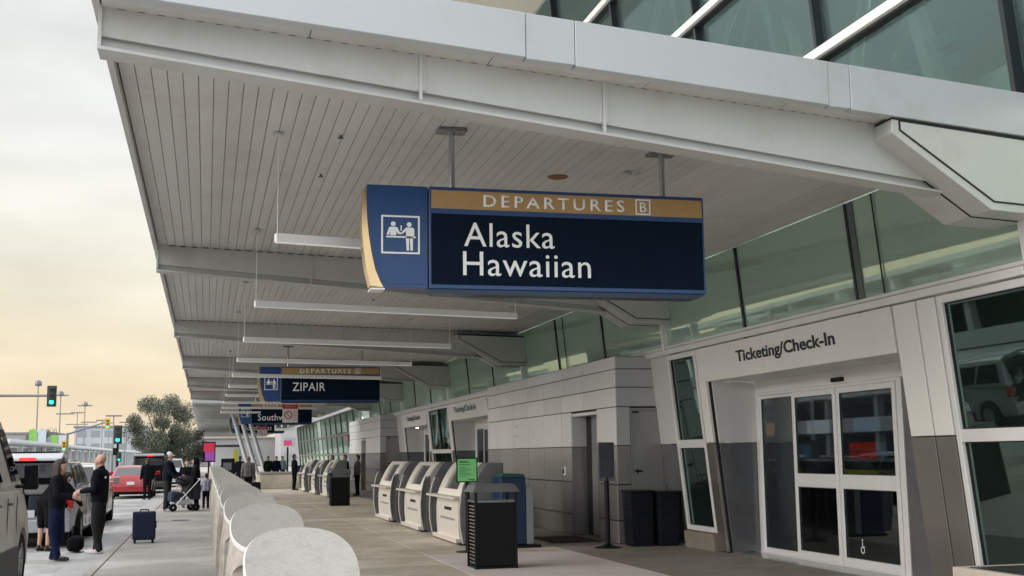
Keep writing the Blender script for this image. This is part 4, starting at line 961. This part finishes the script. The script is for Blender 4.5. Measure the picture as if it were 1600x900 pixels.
for x, y_, rz, lb, jc in ((5.75, 57.5, -70, 'person with dark hair behind the distant kiosks, leftmost head', (.03, .02, .02)), (6.05, 54.8, -60, 'person behind the distant kiosks, middle head', (.02, .02, .025)), (6.25, 51.8, -110, 'person in grey behind the distant kiosks, rightmost head', (.15, .15, .15)),
                        (3.6, 74.0, 20, 'person in dark green sitting far off beside the planter', (.02, .03, .02)), (4.2, 76.0, 20, 'person in dark blue far off by the planter', (.01, .015, .05)), (4.7, 78.0, 40, 'person in pale blue far off at the planter end', (.3, .4, .5))):
    person((x, y_, 0), R_(rz), lb, H=1.70, jacket=jc, vox=.024)
g = empty('trolley_bag', (1.98, 50.8, 0), 0, 'black bag on wheels pulled by the person in grey', 'bag')
bx('bag_body', BLACK, g, -.2, -.2, .06, .2, .2, .66, bevel=.05, seg=2); MB().path([(0, .1, .66), (0, .35, .95)], .012).build('handle', BLACK, g)
# pushchair between the two adults
g = empty('pushchair', (-.72, 40.15, 0), R_(-70), 'dark pushchair between the man in the cap and the hooded person', 'pushchair')
MB().prism([(-.22, -.35, .40), (-.22, .15, .45), (-.22, .32, .98), (-.22, .22, 1.0), (-.22, .02, .58), (-.22, -.35, .55)], (.44, 0, 0)).build('seat', mat('pram_black', (.01, .01, .015), .8), g, bevel=.02)
MB().path([(-.24, .0, .95), (-.24, -.25, 1.06), (.24, -.25, 1.06), (.24, 0, .95)], .02).build('canopy_rim', BLACK, g)
MB().ell((0, .08, .95), (.25, .3, .16), 16, 8).build('sun_canopy', mat('pram_black', (0, 0, 0)), g, smooth=True)
fr = MB()
for s in (-.25, .25):
    fr.path([(s, .50, 1.0), (s, -.35, .12)], .014); fr.path([(s, .38, .12), (s, -.05, .6)], .014)
fr.path([(-.25, .5, 1.0), (.25, .5, 1.0)], .018); fr.build('frame', ALU, g)
for sx in (-.26, .26):
    for sy in (-.36, .38): MB().lathe([(.03, -.02), (.11, -.025), (.125, 0), (.11, .025), (.03, .02)], (sx, sy, .125), 'x', 18).build('wheel', RUBB, g, smooth=True)
bx('hanging_bag', mat('pram_black', (0, 0, 0)), g, -.24, .30, .35, .24, .55, .85, bevel=.06, seg=2)
bx('foot_muff', mat('muff_blue', (.02, .03, .06), .9), g, -.2, -.42, .3, .2, -.1, .62, bevel=.06, seg=2)
bx('basket', mat('basket_pale', (.45, .45, .47), .8, 0, 20, .4), g, -.2, -.2, .2, .2, .3, .36, bevel=.03)
# ------------------------------------------------------------------ vehicles (local +y forward, origin on the road at the middle)
RZ0 = -.05
def paint(name, c, metal=.3): return mat(name, c, .28, metal, 3, .03, coat=.8)
def wheel_mesh(r, w=.22):
    t = MB().lathe([(r*.66, -w/2), (r*.93, -w/2), (r, -w*.33), (r, w*.33), (r*.93, w/2), (r*.66, w/2)], axis='x', n=36).mesh('tyre', RUBB, smooth=True)
    rm = MB().lathe([(0, w*.30), (r*.12, w*.34), (r*.16, w*.26), (r*.58, w*.30), (r*.66, w*.46), (r*.68, w*.42), (r*.68, -w*.3), (0, -w*.3)], axis='x', n=36)
    for i in range(7):
        a = 2*PI*i/7; c, s = math.cos(a), math.sin(a)
        P = lambda u, v, x: (x, c*u-s*v, s*u+c*v)
        rm.hexa([P(.05, -.035, w*.28), P(r*.62, -.025, w*.34), P(r*.62, .025, w*.34), P(.05, .035, w*.28)], [P(.05, -.03, w*.36), P(r*.62, -.018, w*.44), P(r*.62, .018, w*.44), P(.05, .03, w*.36)])
    return t, rm.mesh('rim', mat('wheel_rim', (.35, .36, .37), .35, .8), smooth=True)
def car(loc, label, colr, Lh, W, belt, roof, hood, prof, gh, r=.34, wy=(1.35, -1.4), kind='suv', hatch=False, rz=0, group=None, clad=None, name='parked_car', cat='car', cargo=None):
    """prof: list (y, z) upper outline of the lower body from rear to front; gh: greenhouse (y_base_rear, y_roof_rear, y_roof_front, y_base_front)"""
    g = empty(name, loc, rz, label, cat, group)
    w = W/2; z0 = .22
    # lower body loft
    ys = [p[0] for p in prof]; vs = []; m = 0
    for (yy, zz) in prof:
        e = min(1, max(0, (abs(yy)-(Lh/2-.55))/.55)); ww = w*(1-.16*e*e)
        zl = z0+.10*e
        sec = [(ww*.90, zl), (ww*.985, zl+.10), (ww, zl+(zz-zl)*.45), (ww*.985, zl+(zz-zl)*.72), (ww*.93, zz-.03), (ww*.80, zz)]
        sec = sec+[(-a, b) for a, b in sec[::-1]]; m = len(sec)
        vs += [(a, yy, b) for a, b in sec]
    n = len(prof)
    fs = [(j*m+i, j*m+(i+1) % m, (j+1)*m+(i+1) % m, (j+1)*m+i) for j in range(n-1) for i in range(m)]+[tuple(range(m))[::-1], tuple((n-1)*m+i for i in range(m))]
    me = MB().add(vs, fs).mesh('body', colr)
    cut = MB()
    for yy in wy:
        for s in (-1, 1): cut.tube((s*(w-.26), yy, r), (s*(w+.2), yy, r), r+.065, n=28)
    if hatch: cut.box(-w*.74, -Lh/2-.3, .62, w*.74, -Lh/2+1.4, belt+.3)
    me = boolean(me, cut)
    if not me.materials: me.materials.append(colr)
    me.materials[0] = colr
    for i in range(1, len(me.materials)): me.materials[i] = BLACK
    me.polygons.foreach_set('use_smooth', [True]*len(me.polygons)); me.set_sharp_from_angle(angle=R_(32))
    link(me, 'body', g)
    yr0, yr1, yf1, yf0 = gh; wb = w*.93; wr = w*.74
    G = MB()
    bot = [(-wb, yr0, belt-.06), (wb, yr0, belt-.06), (wb*.97, yf0, belt-.06), (-wb*.97, yf0, belt-.06)]
    top = [(-wr, yr1, roof-.04), (wr, yr1, roof-.04), (wr*.98, yf1, roof-.05), (-wr*.98, yf1, roof-.05)]
    G.hexa(bot, top)
    gm = G.mesh('cabin', colr, bevel=.035, seg=2)
    if hatch:
        c2 = MB().box(-wr*.93, yr0-.6, belt-.2, wr*.93, yr0+1.5, roof-.11); gm = boolean(gm, c2)
        if not gm.materials: gm.materials.append(colr)
        gm.materials[0] = colr
        for i in range(1, len(gm.materials)): gm.materials[i] = BLACK
    link(gm, 'cabin', g)
    rf = MB(); ny = 8
    vs = []; fs = []
    for j in range(ny+1):
        t = j/ny; yy = yr1+.02+(yf1-yr1-.04)*t; h = .055*math.sin(PI*t)**.6 if 0 < t < 1 else 0
        for i in range(7):
            u = i/3-1; vs.append((u*wr*.97, yy, roof-.045+h*(1-u*u*.7)+.004))
    fs = [(j*7+i, j*7+i+1, (j+1)*7+i+1, (j+1)*7+i) for j in range(ny) for i in range(6)]
    rf.add(vs, fs); rf.build('roof', colr, g, smooth=True)
    # panes laid on the cabin walls
    def lerp(a, b, t): return Vector(a)+(Vector(b)-Vector(a))*t
    def pane(q, name, nrm, m=G_CAR, back=True):
        off = Vector(nrm)*.006
        MB().prism([Vector(p)+off*2 for p in q], off*1.5).build(name, m, g)
        if back: MB().prism([Vector(p)+off*.3 for p in q], off*1.2).build('pane_seal', mat('pane_black', (.008, .009, .011), .25), g)
    my = -.55 if kind == 'van' else 0
    for s in (-1, 1):
        def side(yb_, zf):   # yb_: fraction along, zf fraction up
            b0 = Vector((s*wb, yr0, belt-.06)); b1 = Vector((s*wb*.97, yf0, belt-.06)); t0 = Vector((s*wr, yr1, roof-.04)); t1 = Vector((s*wr*.98, yf1, roof-.05))
            return lerp(lerp(b0, b1, yb_), lerp(t0, t1, yb_), zf)
        cuts = [(.06, .33), (.36, .62), (.65, .93)] if kind == 'suv' else [(.04, .24), (.28, .44), (.47, .64), (.82, .965)] if kind == 'van' else [(.12, .47), (.50, .86)]
        for a, b in cuts: pane([side(a, .16), side(b, .16), side(b-.01 if b > .9 else b, .86), side(a+.02, .86)], 'side_window', (s, 0, .2))
        bx('door_handle', mat('handle_dark', (.03, .03, .03), .4), g, s*(w*.985)-.012, -.45, belt-.19, s*(w*.985)+.022, -.25, belt-.16)
        bx('door_handle', mat('handle_dark', (0, 0, 0)), g, s*(w*.985)-.012, .45, belt-.19, s*(w*.985)+.022, .65, belt-.16)
        for yy in (-.62, .28, 1.02): bx('door_seam', SEAM, g, s*w*.992-.004, yy-.006, .36, s*w*.992+.006, yy+.006, belt-.1)
        mh = .30 if kind == 'van' else .16
        mi = MB().hexa([(s*(w+.02), yf0+my-.42, belt-.02), (s*(w+.20), yf0+my-.46, belt-.02), (s*(w+.19), yf0+my-.30, belt+.0), (s*(w+.02), yf0+my-.28, belt)], [(s*(w+.02), yf0+my-.42, belt+mh), (s*(w+.19), yf0+my-.46, belt+mh+.01), (s*(w+.18), yf0+my-.32, belt+mh-.01), (s*(w+.02), yf0+my-.3, belt+mh-.01)])
        mi.box(min(s*(w-.09), s*(w+.03)), yf0+my-.40, belt+.0, max(s*(w-.09), s*(w+.03)), yf0+my-.32, belt+.05); mi.build('wing_mirror', BLACK if clad else colr, g, bevel=.012)
        lampx = s*w*.80
        bx('tail_lamp', mat('tail_red', (.45, .01, .01), .2, coat=1), g, lampx-.12*1, -Lh/2+.015, belt-.36, lampx+.10, -Lh/2+.14, belt-.10, bevel=.02)
        bx('headlamp', mat('lamp_clear', (.6, .6, .62), .1, coat=1), g, lampx-.12, Lh/2-.16, .62, lampx+.10, Lh/2-.03, .76, bevel=.02)
    rb = [lerp(bot[0], top[0], .2), lerp(bot[1], top[1], .2), lerp(bot[1], top[1], .88), lerp(bot[0], top[0], .88)]
    rb = [Vector((p.x*.88, p.y, p.z)) for p in rb]
    if not hatch: pane(rb, 'rear_window', (0, -1, .3))
    fb = [lerp(bot[3], top[3], .10), lerp(bot[2], top[2], .10), lerp(bot[2], top[2], .92), lerp(bot[3], top[3], .92)]
    pane([Vector((p.x*.92, p.y, p.z)) for p in fb], 'windscreen', (0, 1, .4))
    bx('rear_bumper', clad or colr, g, -w*.86, -Lh/2-.06, .30, w*.86, -Lh/2+.10, .56, bevel=.03, seg=2)
    bx('front_bumper', clad or colr, g, -w*.84, Lh/2-.10, .26, w*.84, Lh/2+.05, .52, bevel=.03, seg=2)
    bx('number_plate', mat('plate_white', (.6, .6, .62), .5), g, -.16, -Lh/2-.075, .60, .16, -Lh/2-.055, .74)
    if clad:
        for s in (-1, 1): bx('side_cladding', clad, g, min(s*w*.99, s*(w+.02)), wy[1]+r+.08, .24, max(s*w*.99, s*(w+.02)), wy[0]-r-.08, .62, bevel=.006)
    bx('underbody', BLACK, g, -w*.8, -Lh/2+.2, .18, w*.8, Lh/2-.2, .34)
    tm, rmm = wheel_mesh(r)
    for yy in wy:
        for s in (-1, 1):
            wo = empty('wheel', (0, 0, 0)); wo.parent = g; wo.location = (s*(w-.12), yy, r); wo.rotation_euler = (0, 0, 0 if s > 0 else PI)
            link(tm, 'tyre', wo); link(rmm, 'rim', wo)
    if hatch:
        bx('cargo_floor', mat('cargo_dark', (.01, .01, .011), .9), g, -w*.72, -Lh/2+.12, .64, w*.72, -Lh/2+1.35, .66)
        bx('rear_seat_back', mat('seat_dark', (.03, .03, .032), .8), g, -w*.7, -Lh/2+1.25, .66, w*.7, -Lh/2+1.38, belt+.22, bevel=.04)
        if cargo:
            for i, (cx, cy, cz, s1, s2, s3) in enumerate(cargo): bx('cargo_bag', mat('bag_%d' % i, ((.25, .12, .06), (.02, .03, .05), (.3, .3, .3))[i % 3], .8), g, cx, -Lh/2+cy, .665+cz, cx+s1, -Lh/2+cy+s2, .665+cz+s3, bevel=.04, seg=2)
        h = empty('tailgate', (0, 0, 0)); h.parent = g; h.location = (0, yr1+.02, roof-.03); h.rotation_euler = (R_(-13), 0, 0)
        MB().prism([(-wr, 0, .02), (-wr, -.25, .05), (-wr, -.75, -.02), (-wr*1., -1.12, -.20), (-wr, -1.12, -.26), (-wr, -.72, -.09), (-wr, 0, -.04)], (2*wr, 0, 0)).build('tailgate_shell', colr, h, bevel=.015, seg=2)
        MB().prism([(-wr*.86, -.12, -.062), (-wr*.86, -.66, -.092), (wr*.86, -.66, -.092), (wr*.86, -.12, -.062)], (0, 0, -.012)).build('tailgate_lining', BLACK, h)
        MB().prism([(-wr*.85, -.12, .052), (wr*.85, -.12, .052), (wr*.85, -.66, .022), (-wr*.85, -.66, .022)], (0, 0, .012)).build('tailgate_window', mat('pane_black', (0, 0, 0)), h)
        bx('tailgate_lamp', mat('brake_lit', (.75, .02, .01), .4, emis=.9), h, -.05, -1.15, -.25, .25, -1.10, -.20)
        for s in (-1, 1): MB().tube((s*wr*.95, -.62, -.08), (s*wr*.95, .0, -.62), .014).build('gas_strut', BLACK, h)
    return g
def sedan_prof(L_, h=.95, d=1.0): a = L_/2; return [(-a, .62), (-a+.04, .86), (-a+.14, d), (-a+.9, d+.03), (0, h), (a-1.35, h), (a-.5, .82), (a-.12, .72), (a, .52)]
def suv_prof(L_, h, hd): a = L_/2; return [(-a, .66), (-a+.03, h-.18), (-a+.10, h), (0, h), (a-1.5, h), (a-1.35, hd+.06), (a-.45, hd), (a-.10, hd-.12), (a, .60)]
CL = mat('cladding_grey', (.055, .056, .06), .6, 0, 10, .15)
# big taupe van at the left edge
g = car((-3.36, 15.72, RZ0), 'taupe grey passenger van cut by the left edge, front wheel in view', mat('van_taupe', (.50, .475, .42), .38, 0, 3, .03, coat=.35), 5.3, 2.06, 1.34, 2.28, 1.15,
    [(-2.65, .7), (-2.62, 1.2), (-2.55, 1.34), (0, 1.34), (1.85, 1.32), (2.1, 1.26), (2.42, 1.12), (2.58, 1.0), (2.65, .60)], (-2.6, -2.45, 1.25, 2.30), r=.38, wy=(1.62, -1.6), clad=CL, kind='van', name='passenger_van', cat='van')
# white SUV with raised tailgate, behind the two talking people
car((-3.38, 27.75, RZ0), 'white SUV with its tailgate raised and a red lamp lit, behind the talking pair', paint('car_white', (.36, .38, .41), .1), 4.6, 1.92, 1.12, 1.72, 1.02, suv_prof(4.6, 1.12, 1.0), (-2.25, -2.05, .5, 1.35), hatch=True, group='cars at the kerb', cargo=[(-.6, .25, 0, .5, .4, .45), (.0, .2, 0, .4, .5, .35), (-.1, .3, .36, .5, .4, .2)])
car((-3.45, 35.0, RZ0), 'silver hatchback parked between the white SUV and the red sedan', paint('car_silver', (.45, .45, .44), .5), 4.4, 1.84, 1.05, 1.62, .95, suv_prof(4.4, 1.05, .95), (-2.1, -1.8, .4, 1.3), group='cars at the kerb')
car((-3.15, 57.6, RZ0), 'red sedan seen from behind, parked past the suitcase', paint('car_red', (.32, .008, .014), .2), 4.7, 1.84, .98, 1.42, .92, sedan_prof(4.7, .96, 1.0), (-1.9, -1.1, .3, 1.25), kind='sedan', group='cars at the kerb')
car((-2.75, 65.5, RZ0), 'dark SUV with white roof and open tailgate, just beyond the red sedan', paint('car_dark', (.05, .055, .06), .4), 4.8, 1.95, 1.15, 1.85, 1.05, suv_prof(4.8, 1.15, 1.02), (-2.3, -2.15, .6, 1.5), hatch=True, group='cars at the kerb', cargo=[(-.5, .3, 0, .4, .4, .3)])
car((-2.1, 78.0, RZ0), 'pale SUV farther along the kerb behind the pushchair group', paint('car_pale', (.5, .5, .5), .2), 4.6, 1.9, 1.1, 1.72, 1.0, suv_prof(4.6, 1.1, 1.0), (-2.2, -2.0, .5, 1.35), group='cars at the kerb')
car((-6.6, 47.0, RZ0), 'dark car in the second lane, seen over the white SUV', paint('car_navy', (.02, .03, .05), .4), 4.6, 1.86, 1.0, 1.50, .95, suv_prof(4.6, 1.0, .92), (-2.1, -1.7, .4, 1.3), group='cars at the kerb')
# shuttle bus far ahead
g = empty('shuttle_bus', (1.6, 104, 0), 0, 'white shuttle bus with a yellow stripe far beyond the bollards', 'bus')
bx('bus_body', mat('bus_white', (.62, .66, .70), .4, 0, 3, .05), g, -1.15, 0, .4, 1.2, 8, 2.75, bevel=.12, seg=2)
bx('stripe', mat('bus_yellow', (.62, .60, .02), .5), g, .62, -.012, .9, .95, -.002, 2.3)
bx('rear_panel', BLACK, g, -.9, -.03, .42, .6, -.003, 1.0, bevel=.01); bx('engine_grille', PAN_D, g, -.6, -.045, .55, .3, -.031, .9)
bx('roof_light_bar', CL, g, -1.1, -.02, 2.55, 1.15, -.001, 2.74)
for s in (-1, 1): MB().lathe([(.0, -.12), (.45, -.12), (.45, .12), (0, .12)], (s*1.0, 1.5, .45), 'x', 20).build('wheel', RUBB, g)

# ------------------------------------------------------------------ traffic signals, poles
SIGB = mat('signal_green_case', (.02, .035, .03), .5); SIGK = mat('signal_face', (.035, .02, .015), .6)
GRN = mat('signal_green_lit', (.02, .95, .55), .4, emis=2.2); AMB = mat('signal_amber', (.8, .42, .03), .5, emis=.15)
POLE = mat('galvanised_pole', (.22, .215, .21), .55, .4, 4, .1)
def sig_head(par, x, y_, z, s=1.0, lit=0, case=SIGB):
    h = bx('signal_case', case, par, x-.17*s, y_, z, x+.17*s, y_+.2*s, z+1.0*s, bevel=.02)
    bx('back_plate', case, h, x-.25*s, y_+.06*s, z-.08*s, x+.25*s, y_+.09*s, z+1.08*s)
    for i in range(3):
        zz = z+(.18+.32*i)*s
        MB().tube((x, y_-.004, zz), (x, y_-.03, zz), .115*s, .115*s, 16).build('lens', GRN if i == lit else SIGK, h)
        MB().prism([(x-.13*s, y_-.002, zz+.07*s), (x+.13*s, y_-.002, zz+.07*s), (x+.13*s, y_-.002, zz+.135*s), (x-.13*s, y_-.002, zz+.135*s)], (0, -.16*s, 0)).build('visor', case, h)
    return h
g = empty('traffic_signal', (-11.2, 60, 0), 0, 'traffic signal gantry arm with two green-lit heads, at the upper left over the vans', 'traffic light')
MB().tube((-3.2, .3, 0), (-3.2, .3, 5.0), .14, .11).build('pole', POLE, g, smooth=True); MB().tube((-3.2, .3, 4.66), (3.95, .3, 4.66), .085, .06).build('mast_arm', POLE, g, smooth=True)
MB().tube((1.6, .3, 4.7), (1.6, .3, 4.95), .03).build('camera_stub', POLE, g)
sig_head(g, 4.12, .1, 4.20, .85); sig_head(g, 1.28, .1, 4.16, .85)
g = empty('traffic_signal', (-5.28, 78, 0), 0, 'traffic signal on a black post showing green, left of the tree', 'traffic light')
MB().tube((0, .2, 0), (0, .2, 2.75), .07).build('pole', BLACKM, g); sig_head(g, 0, 0, 2.66, .98); sig_head(g, .12, -.2, 1.55, .5); bx('side_bracket', BLACK, g, -.25, -.05, 1.9, .0, .15, 2.35)
g = empty('traffic_signal', (-10.3, 98, 0), 0, 'yellow traffic signal on a rising blue-grey arm beside the light poles', 'traffic light')
YEL = mat('signal_yellow_case', (.55, .36, .02), .5)
MB().tube((0, 0, 0), (0, 0, 3.7), .1).build('pole', POLE, g); MB().tube((0, 0, 3.6), (2.9, 0, 4.55), .07, .05).build('mast_arm', mat('arm_blue', (.12, .14, .25), .5), g)
sig_head(g, 2.9, -.2, 4.0, .72, 0, YEL); sig_head(g, -.2, -.2, 2.35, .7, 0, YEL)
def lpole(x, y_, h, top, label):
    g = empty('light_pole', (x, y_, 0), 0, label, 'light pole', 'tall light poles across the road')
    MB().tube((0, 0, 0), (0, 0, h), .09, .05, 8).build('pole', POLE, g)
    if top == 'ball':
        MB().lathe([(0, 0), (.3, .05), (.34, .25), (.25, .5), (0, .62)], (0, 0, h-.1), n=14).build('lamp_cluster', PAN_D, g, smooth=True)
    else:
        bx('lamp_head', PAN_D if top == 'T' else POLE, g, -.8, -.15, h-.06, .8, .15, h+.08)
    if top == 'cross': bx('cross_arm', POLE, g, -1.3, -.05, h-1.5, 1.3, .05, h-1.38)
    if top == 'ballx':
        MB().lathe([(0, 0), (.3, .05), (.34, .25), (.25, .5), (0, .62)], (0, 0, h-.1), n=14).build('lamp_cluster', PAN_D, g, smooth=True); bx('cross_arm', POLE, g, -.4, -.05, h-2.0, 1.4, .05, h-1.86)
def AT(px, py, Y):
    v = Rm @ Vector(((px-800)/FPX, -(py-450)/FPX, -1)); return Vector((0, 0, 1.65))+v*(Y/v.y)
for px, py, Y, tp, lb in ((60, 602, 120, 'ball', 'tallest light pole with a round lamp cluster, between the two upper left signals'), (95, 618, 135, 'ballx', 'light pole with a round cluster and a crossarm, second from the left'), (121, 645, 160, 'cross', 'thin light pole with a faint crossarm, third from the left'), (133, 634, 150, 'ballx', 'light pole with a cluster and crossarm, fourth from the left'),
                      (160, 657, 170, 'T', 'short T-topped light pole left of the green signal'), (178, 650, 130, 'T', 'T-topped light pole with the widest head, behind the green signal'), (196, 660, 170, 'T', 'T-topped light pole between the green signal and the tree'), (170, 661, 210, 'T', 'faintest T-topped light pole beside the yellow signal')):
    p = AT(px, py, Y); lpole(p.x, p.y, p.z, tp, lb)
# white colonnade across the road
g = empty('covered_walkway', (-12, 80, 0), 0, 'long white covered walkway of slim posts across the road', 'walkway')
WK = mat('walkway_white', (.62, .64, .64), .6, 0, 1, .05)
bx('roof', WK, g, -2.2, 0, 2.72, .25, 260, 3.0); bx('roof_edge', WK, g, .255, 0, 2.80, .30, 260, 2.96)
for i in range(44): bx('post', WK, g, -.1, .5+i*6, -.1, .12, .78+i*6, 2.715)
for i in range(43): bx('panel', mat('walkway_glazing', (.30, .34, .34), .3, 0, .5, .3), g, -1.9, .9+i*6, .0, -1.85, 6.2+i*6, 2.6)
for i, (px, py, Y, c) in enumerate(((52, 671, 110, (.20, .42, .10)), (66, 671, 110, (.42, .48, .54)), (85, 680, 128, (.20, .42, .10)), (97, 680, 128, (.42, .48, .54)))):
    p = AT(px, py, Y); g = empty('banner', (p.x, p.y, 0), 0, ['green banner over the white walkway, left one', 'pale banner beside the left green banner', 'green banner over the walkway, right one', 'pale banner beside the right green banner'][i], 'banner', 'banners above the walkway')
    MB().tube((0, .05, 0), (0, .05, p.z+.1), .04).build('pole', POLE, g); bx('cloth', mat('banner_%d' % (i % 2), c, .7, 0, 3, .08), g, -.33, 0, p.z-1.15, .33, .03, p.z)
# far low buildings and the dim end of the road
for i, (x0, x1, Y, h, c, lb) in enumerate(((-60, -30, 260, 7, (.28, .28, .27), 'low grey far building at the left edge behind the walkway'), (-30, -14, 300, 9.2, (.40, .42, .44), 'pale far building behind the walkway near the signals'), (-14, 14, 260, 5.6, (.25, .25, .25), 'far grey building at the end of the road'), (14, 60, 240, 16, (.33, .33, .33), 'tall far wing of the terminal'))):
    g = empty('far_building', ((x0+x1)/2, Y, 0), 0, lb, 'building'); w = (x1-x0)/2
    bx('wall', mat('far_wall_%d' % i, c, .8, 0, .1, .15), g, -w, 0, 0, w, 20, h); bx('roof', mat('far_roof', (.2, .2, .2), .8), g, -w-.3, -.3, h, w+.3, 20.3, h+.3)
    for r in range(int(h//3)):
        for j in range(int(w*2//3)): bx('window', mat('far_window', (.24, .26, .275), .5), g, -w+.7+j*3, -.06, .9+r*3, -w+2.7+j*3, -.01, 2.4+r*3)
# unseen decked block added off frame to keep the warm sky out of the glass reflections
g = empty('reflection_blocker', (-46, 20, 0), 0, 'unseen grey decked block added outside the left edge to darken the reflections in the glass', 'building')
for k_ in range(2):
    z = k_*3.1
    bx('deck', mat('blocker_concrete', (.38, .37, .35), .8, 0, .3, .12), g, -12, -70, z, 12, 110, z+.35); bx('parapet', mat('blocker_concrete', (0, 0, 0)), g, 12.01, -70, z+.0, 12.2, 110, z+1.15)
for k_ in range(23): bx('column', mat('blocker_concrete', (0, 0, 0)), g, 11.2, -69.5+k_*8, .36, 11.8, -68.9+k_*8, 6.0)
bx('inner_wall', mat('blocker_dark', (.08, .08, .085), .9), g, 2, -69.9, .36, 2.3, 109.9, 6.0); bx('roof_slab', mat('blocker_concrete', (0, 0, 0)), g, -12, -70, 6.01, 12.3, 110, 6.4)
# lit screens
g = empty('led_screen', (.22, 100, 0), 0, 'glowing red and purple screen far down the kerb', 'screen')
bx('frame', BLACK, g, -.5, .0, 1.35, .5, .15, 2.95); bx('red_panel', mat('led_red', (.5, .02, .06), .5, emis=.2), g, -.42, -.02, 2.15, .42, -.001, 2.85); bx('purple_panel', mat('led_purple', (.28, .06, .36), .5, emis=.15), g, -.3, -.02, 1.45, .42, -.001, 2.14); MB().tube((0, .1, 0), (0, .1, 1.35), .08).build('post', BLACK, g)
g = empty('led_screen', (5.9, 92, 0), 0, 'pink glowing sign in the dim distance left of the far glass wall', 'screen')
bx('pink_panel', mat('led_pink', (.5, .06, .14), .5, emis=.15), g, -.3, -.02, 2.5, .3, .02, 2.9); MB().tube((.0, .1, 0), (0, .1, 2.4), .07).build('post', BLACK, g)
g = empty('crossing_display', (7.55, 64.2, 0), 0, 'small black display with an orange figure near the distant glass wall', 'display')
MB().tube((0, .1, 0), (0, .1, 2.2), .04).build('post', POLE, g); bx('case', BLACK, g, -.25, 0, 2.15, .25, .2, 2.8); bx('orange_figure', mat('led_orange', (1, .3, .05), .5, emis=1.5), g, -.12, -.01, 2.3, .12, -.001, 2.62)
o = bx('exit_sign', mat('exit_green', (.05, .7, .35), .4, emis=1.0), None, -.22, 0, 0, .22, .05, .2); o.location = AT(604, 611, 57); tag(o, 'small green lit exit sign high under the far canopy', 'sign')
# slanted white columns and planter
for i, (xa, xb) in enumerate(((1.9, 2.7), (2.35, 3.15), (2.85, 3.65))):
    g = empty('slanted_column', (xb, 72+i, 0), 0, ['left', 'middle', 'right'][i]+' one of the three white slanted columns holding the far canopy', 'column', 'slanted white columns')
    MB().tube((0, 0, 0), ((xa-xb)*1.62, 1.2, 4.4), .13, .12, 12).build('shaft', FASC, g, smooth=True); bx('foot_plate', PAN_D, g, -.3, -.3, 0, .3, .3, .05)
g = empty('planter', (3.9, 66, 0), 0, 'long low concrete planter bench beyond the bollards', 'planter')
bx('trough', CONC2, g, -1.1, 0, 0, .95, 3, .78, bevel=.03); bx('cap', CONC, g, -1.16, -.06, .78, 1.0, 3.06, .86, bevel=.01)
g = empty('recycling_bin', (5.35, 72, 0), 0, 'dark blue bin beyond the planter, left of the person all in black', 'bin')
bx('bin_body', mat('cabinet_blue', (0, 0, 0)), g, -.32, -.3, 0, .32, .3, 1.1, bevel=.02); bx('bin_lid', BLACK, g, -.34, -.32, 1.1, .34, .32, 1.16)
g = empty('display_podium', (1.05, 62, 0), 0, 'black podium with a grey screen at the far end of the bollard row', 'podium')
bx('podium_body', BLACK, g, -.32, 0, 0, .34, .3, 1.62); bx('podium_screen', mat('podium_grey', (.12, .13, .15), .3), g, -.22, -.01, 1.05, .18, -.001, 1.42)

# ------------------------------------------------------------------ tree
def tree(loc, H, W, label, seed, n=9000):
    rnd = random.Random(seed); g = empty('tree', loc, 0, label, 'tree')
    tk = MB(); tk.tube((0, 0, 0), (.1, 0, H*.3), .22, .15, 8)
    clumps = []
    for i in range(44):
        a = rnd.uniform(0, 2*PI); rr = rnd.uniform(.1, 1)**.6; z = H*(.34+.60*rnd.random())
        k = math.sin(PI*min(1, max(0, (z/H-.22)/.84)))**.6
        c = Vector((math.cos(a)*W*.42*rr*k, math.sin(a)*W*.42*rr*k, z)); clumps.append((c, rnd.uniform(.075, .19)*W))
    for c, r in clumps[:20]:
        m = Vector((c.x*.35, c.y*.35, H*.3+(c.z-H*.3)*.4)); tk.tube((.1, 0, H*.28), m, .09, .06, 6); tk.tube(m, c, .06, .02, 5)
    tk.build('trunk', mat('bark', (.09, .07, .055), .9, 0, 8, .3), g)
    mb = MB()
    for i in range(n):
        c, r = rnd.choice(clumps)
        d_ = Vector((rnd.gauss(0, 1), rnd.gauss(0, 1), rnd.gauss(0, .8))); d_.normalize(); p = c+d_*r*(rnd.random()**.45)
        s = rnd.uniform(.05, .11); u = Vector((rnd.gauss(0, 1), rnd.gauss(0, 1), rnd.gauss(0, 1))).normalized(); v = u.orthogonal().normalized()
        mb.add([p-u*s, p+v*s*.45, p+u*s, p-v*s*.45], [(0, 1, 2, 3)])
    m = mat('foliage', (.095, .108, .072), .7, 0, 1.6, .45)
    me = bpy.data.meshes.new('crown'); me.from_pydata(mb.v, [], mb.f); me.materials.append(m); link(me, 'crown', g)
tree((-3.9, 108, -.1), 7.1, 5.9, 'grey-green bushy tree standing by the road under the sky, left of the canopy edge', 11, 27000)
tree((-2.0, 116, -.1), 4.4, 5.2, 'lower grey-green tree right of and behind the main tree', 5, 14000)
tree((-18.5, 150, -.1), 5.2, 5.0, 'small dark tree far left above the white walkway', 8, 6000)
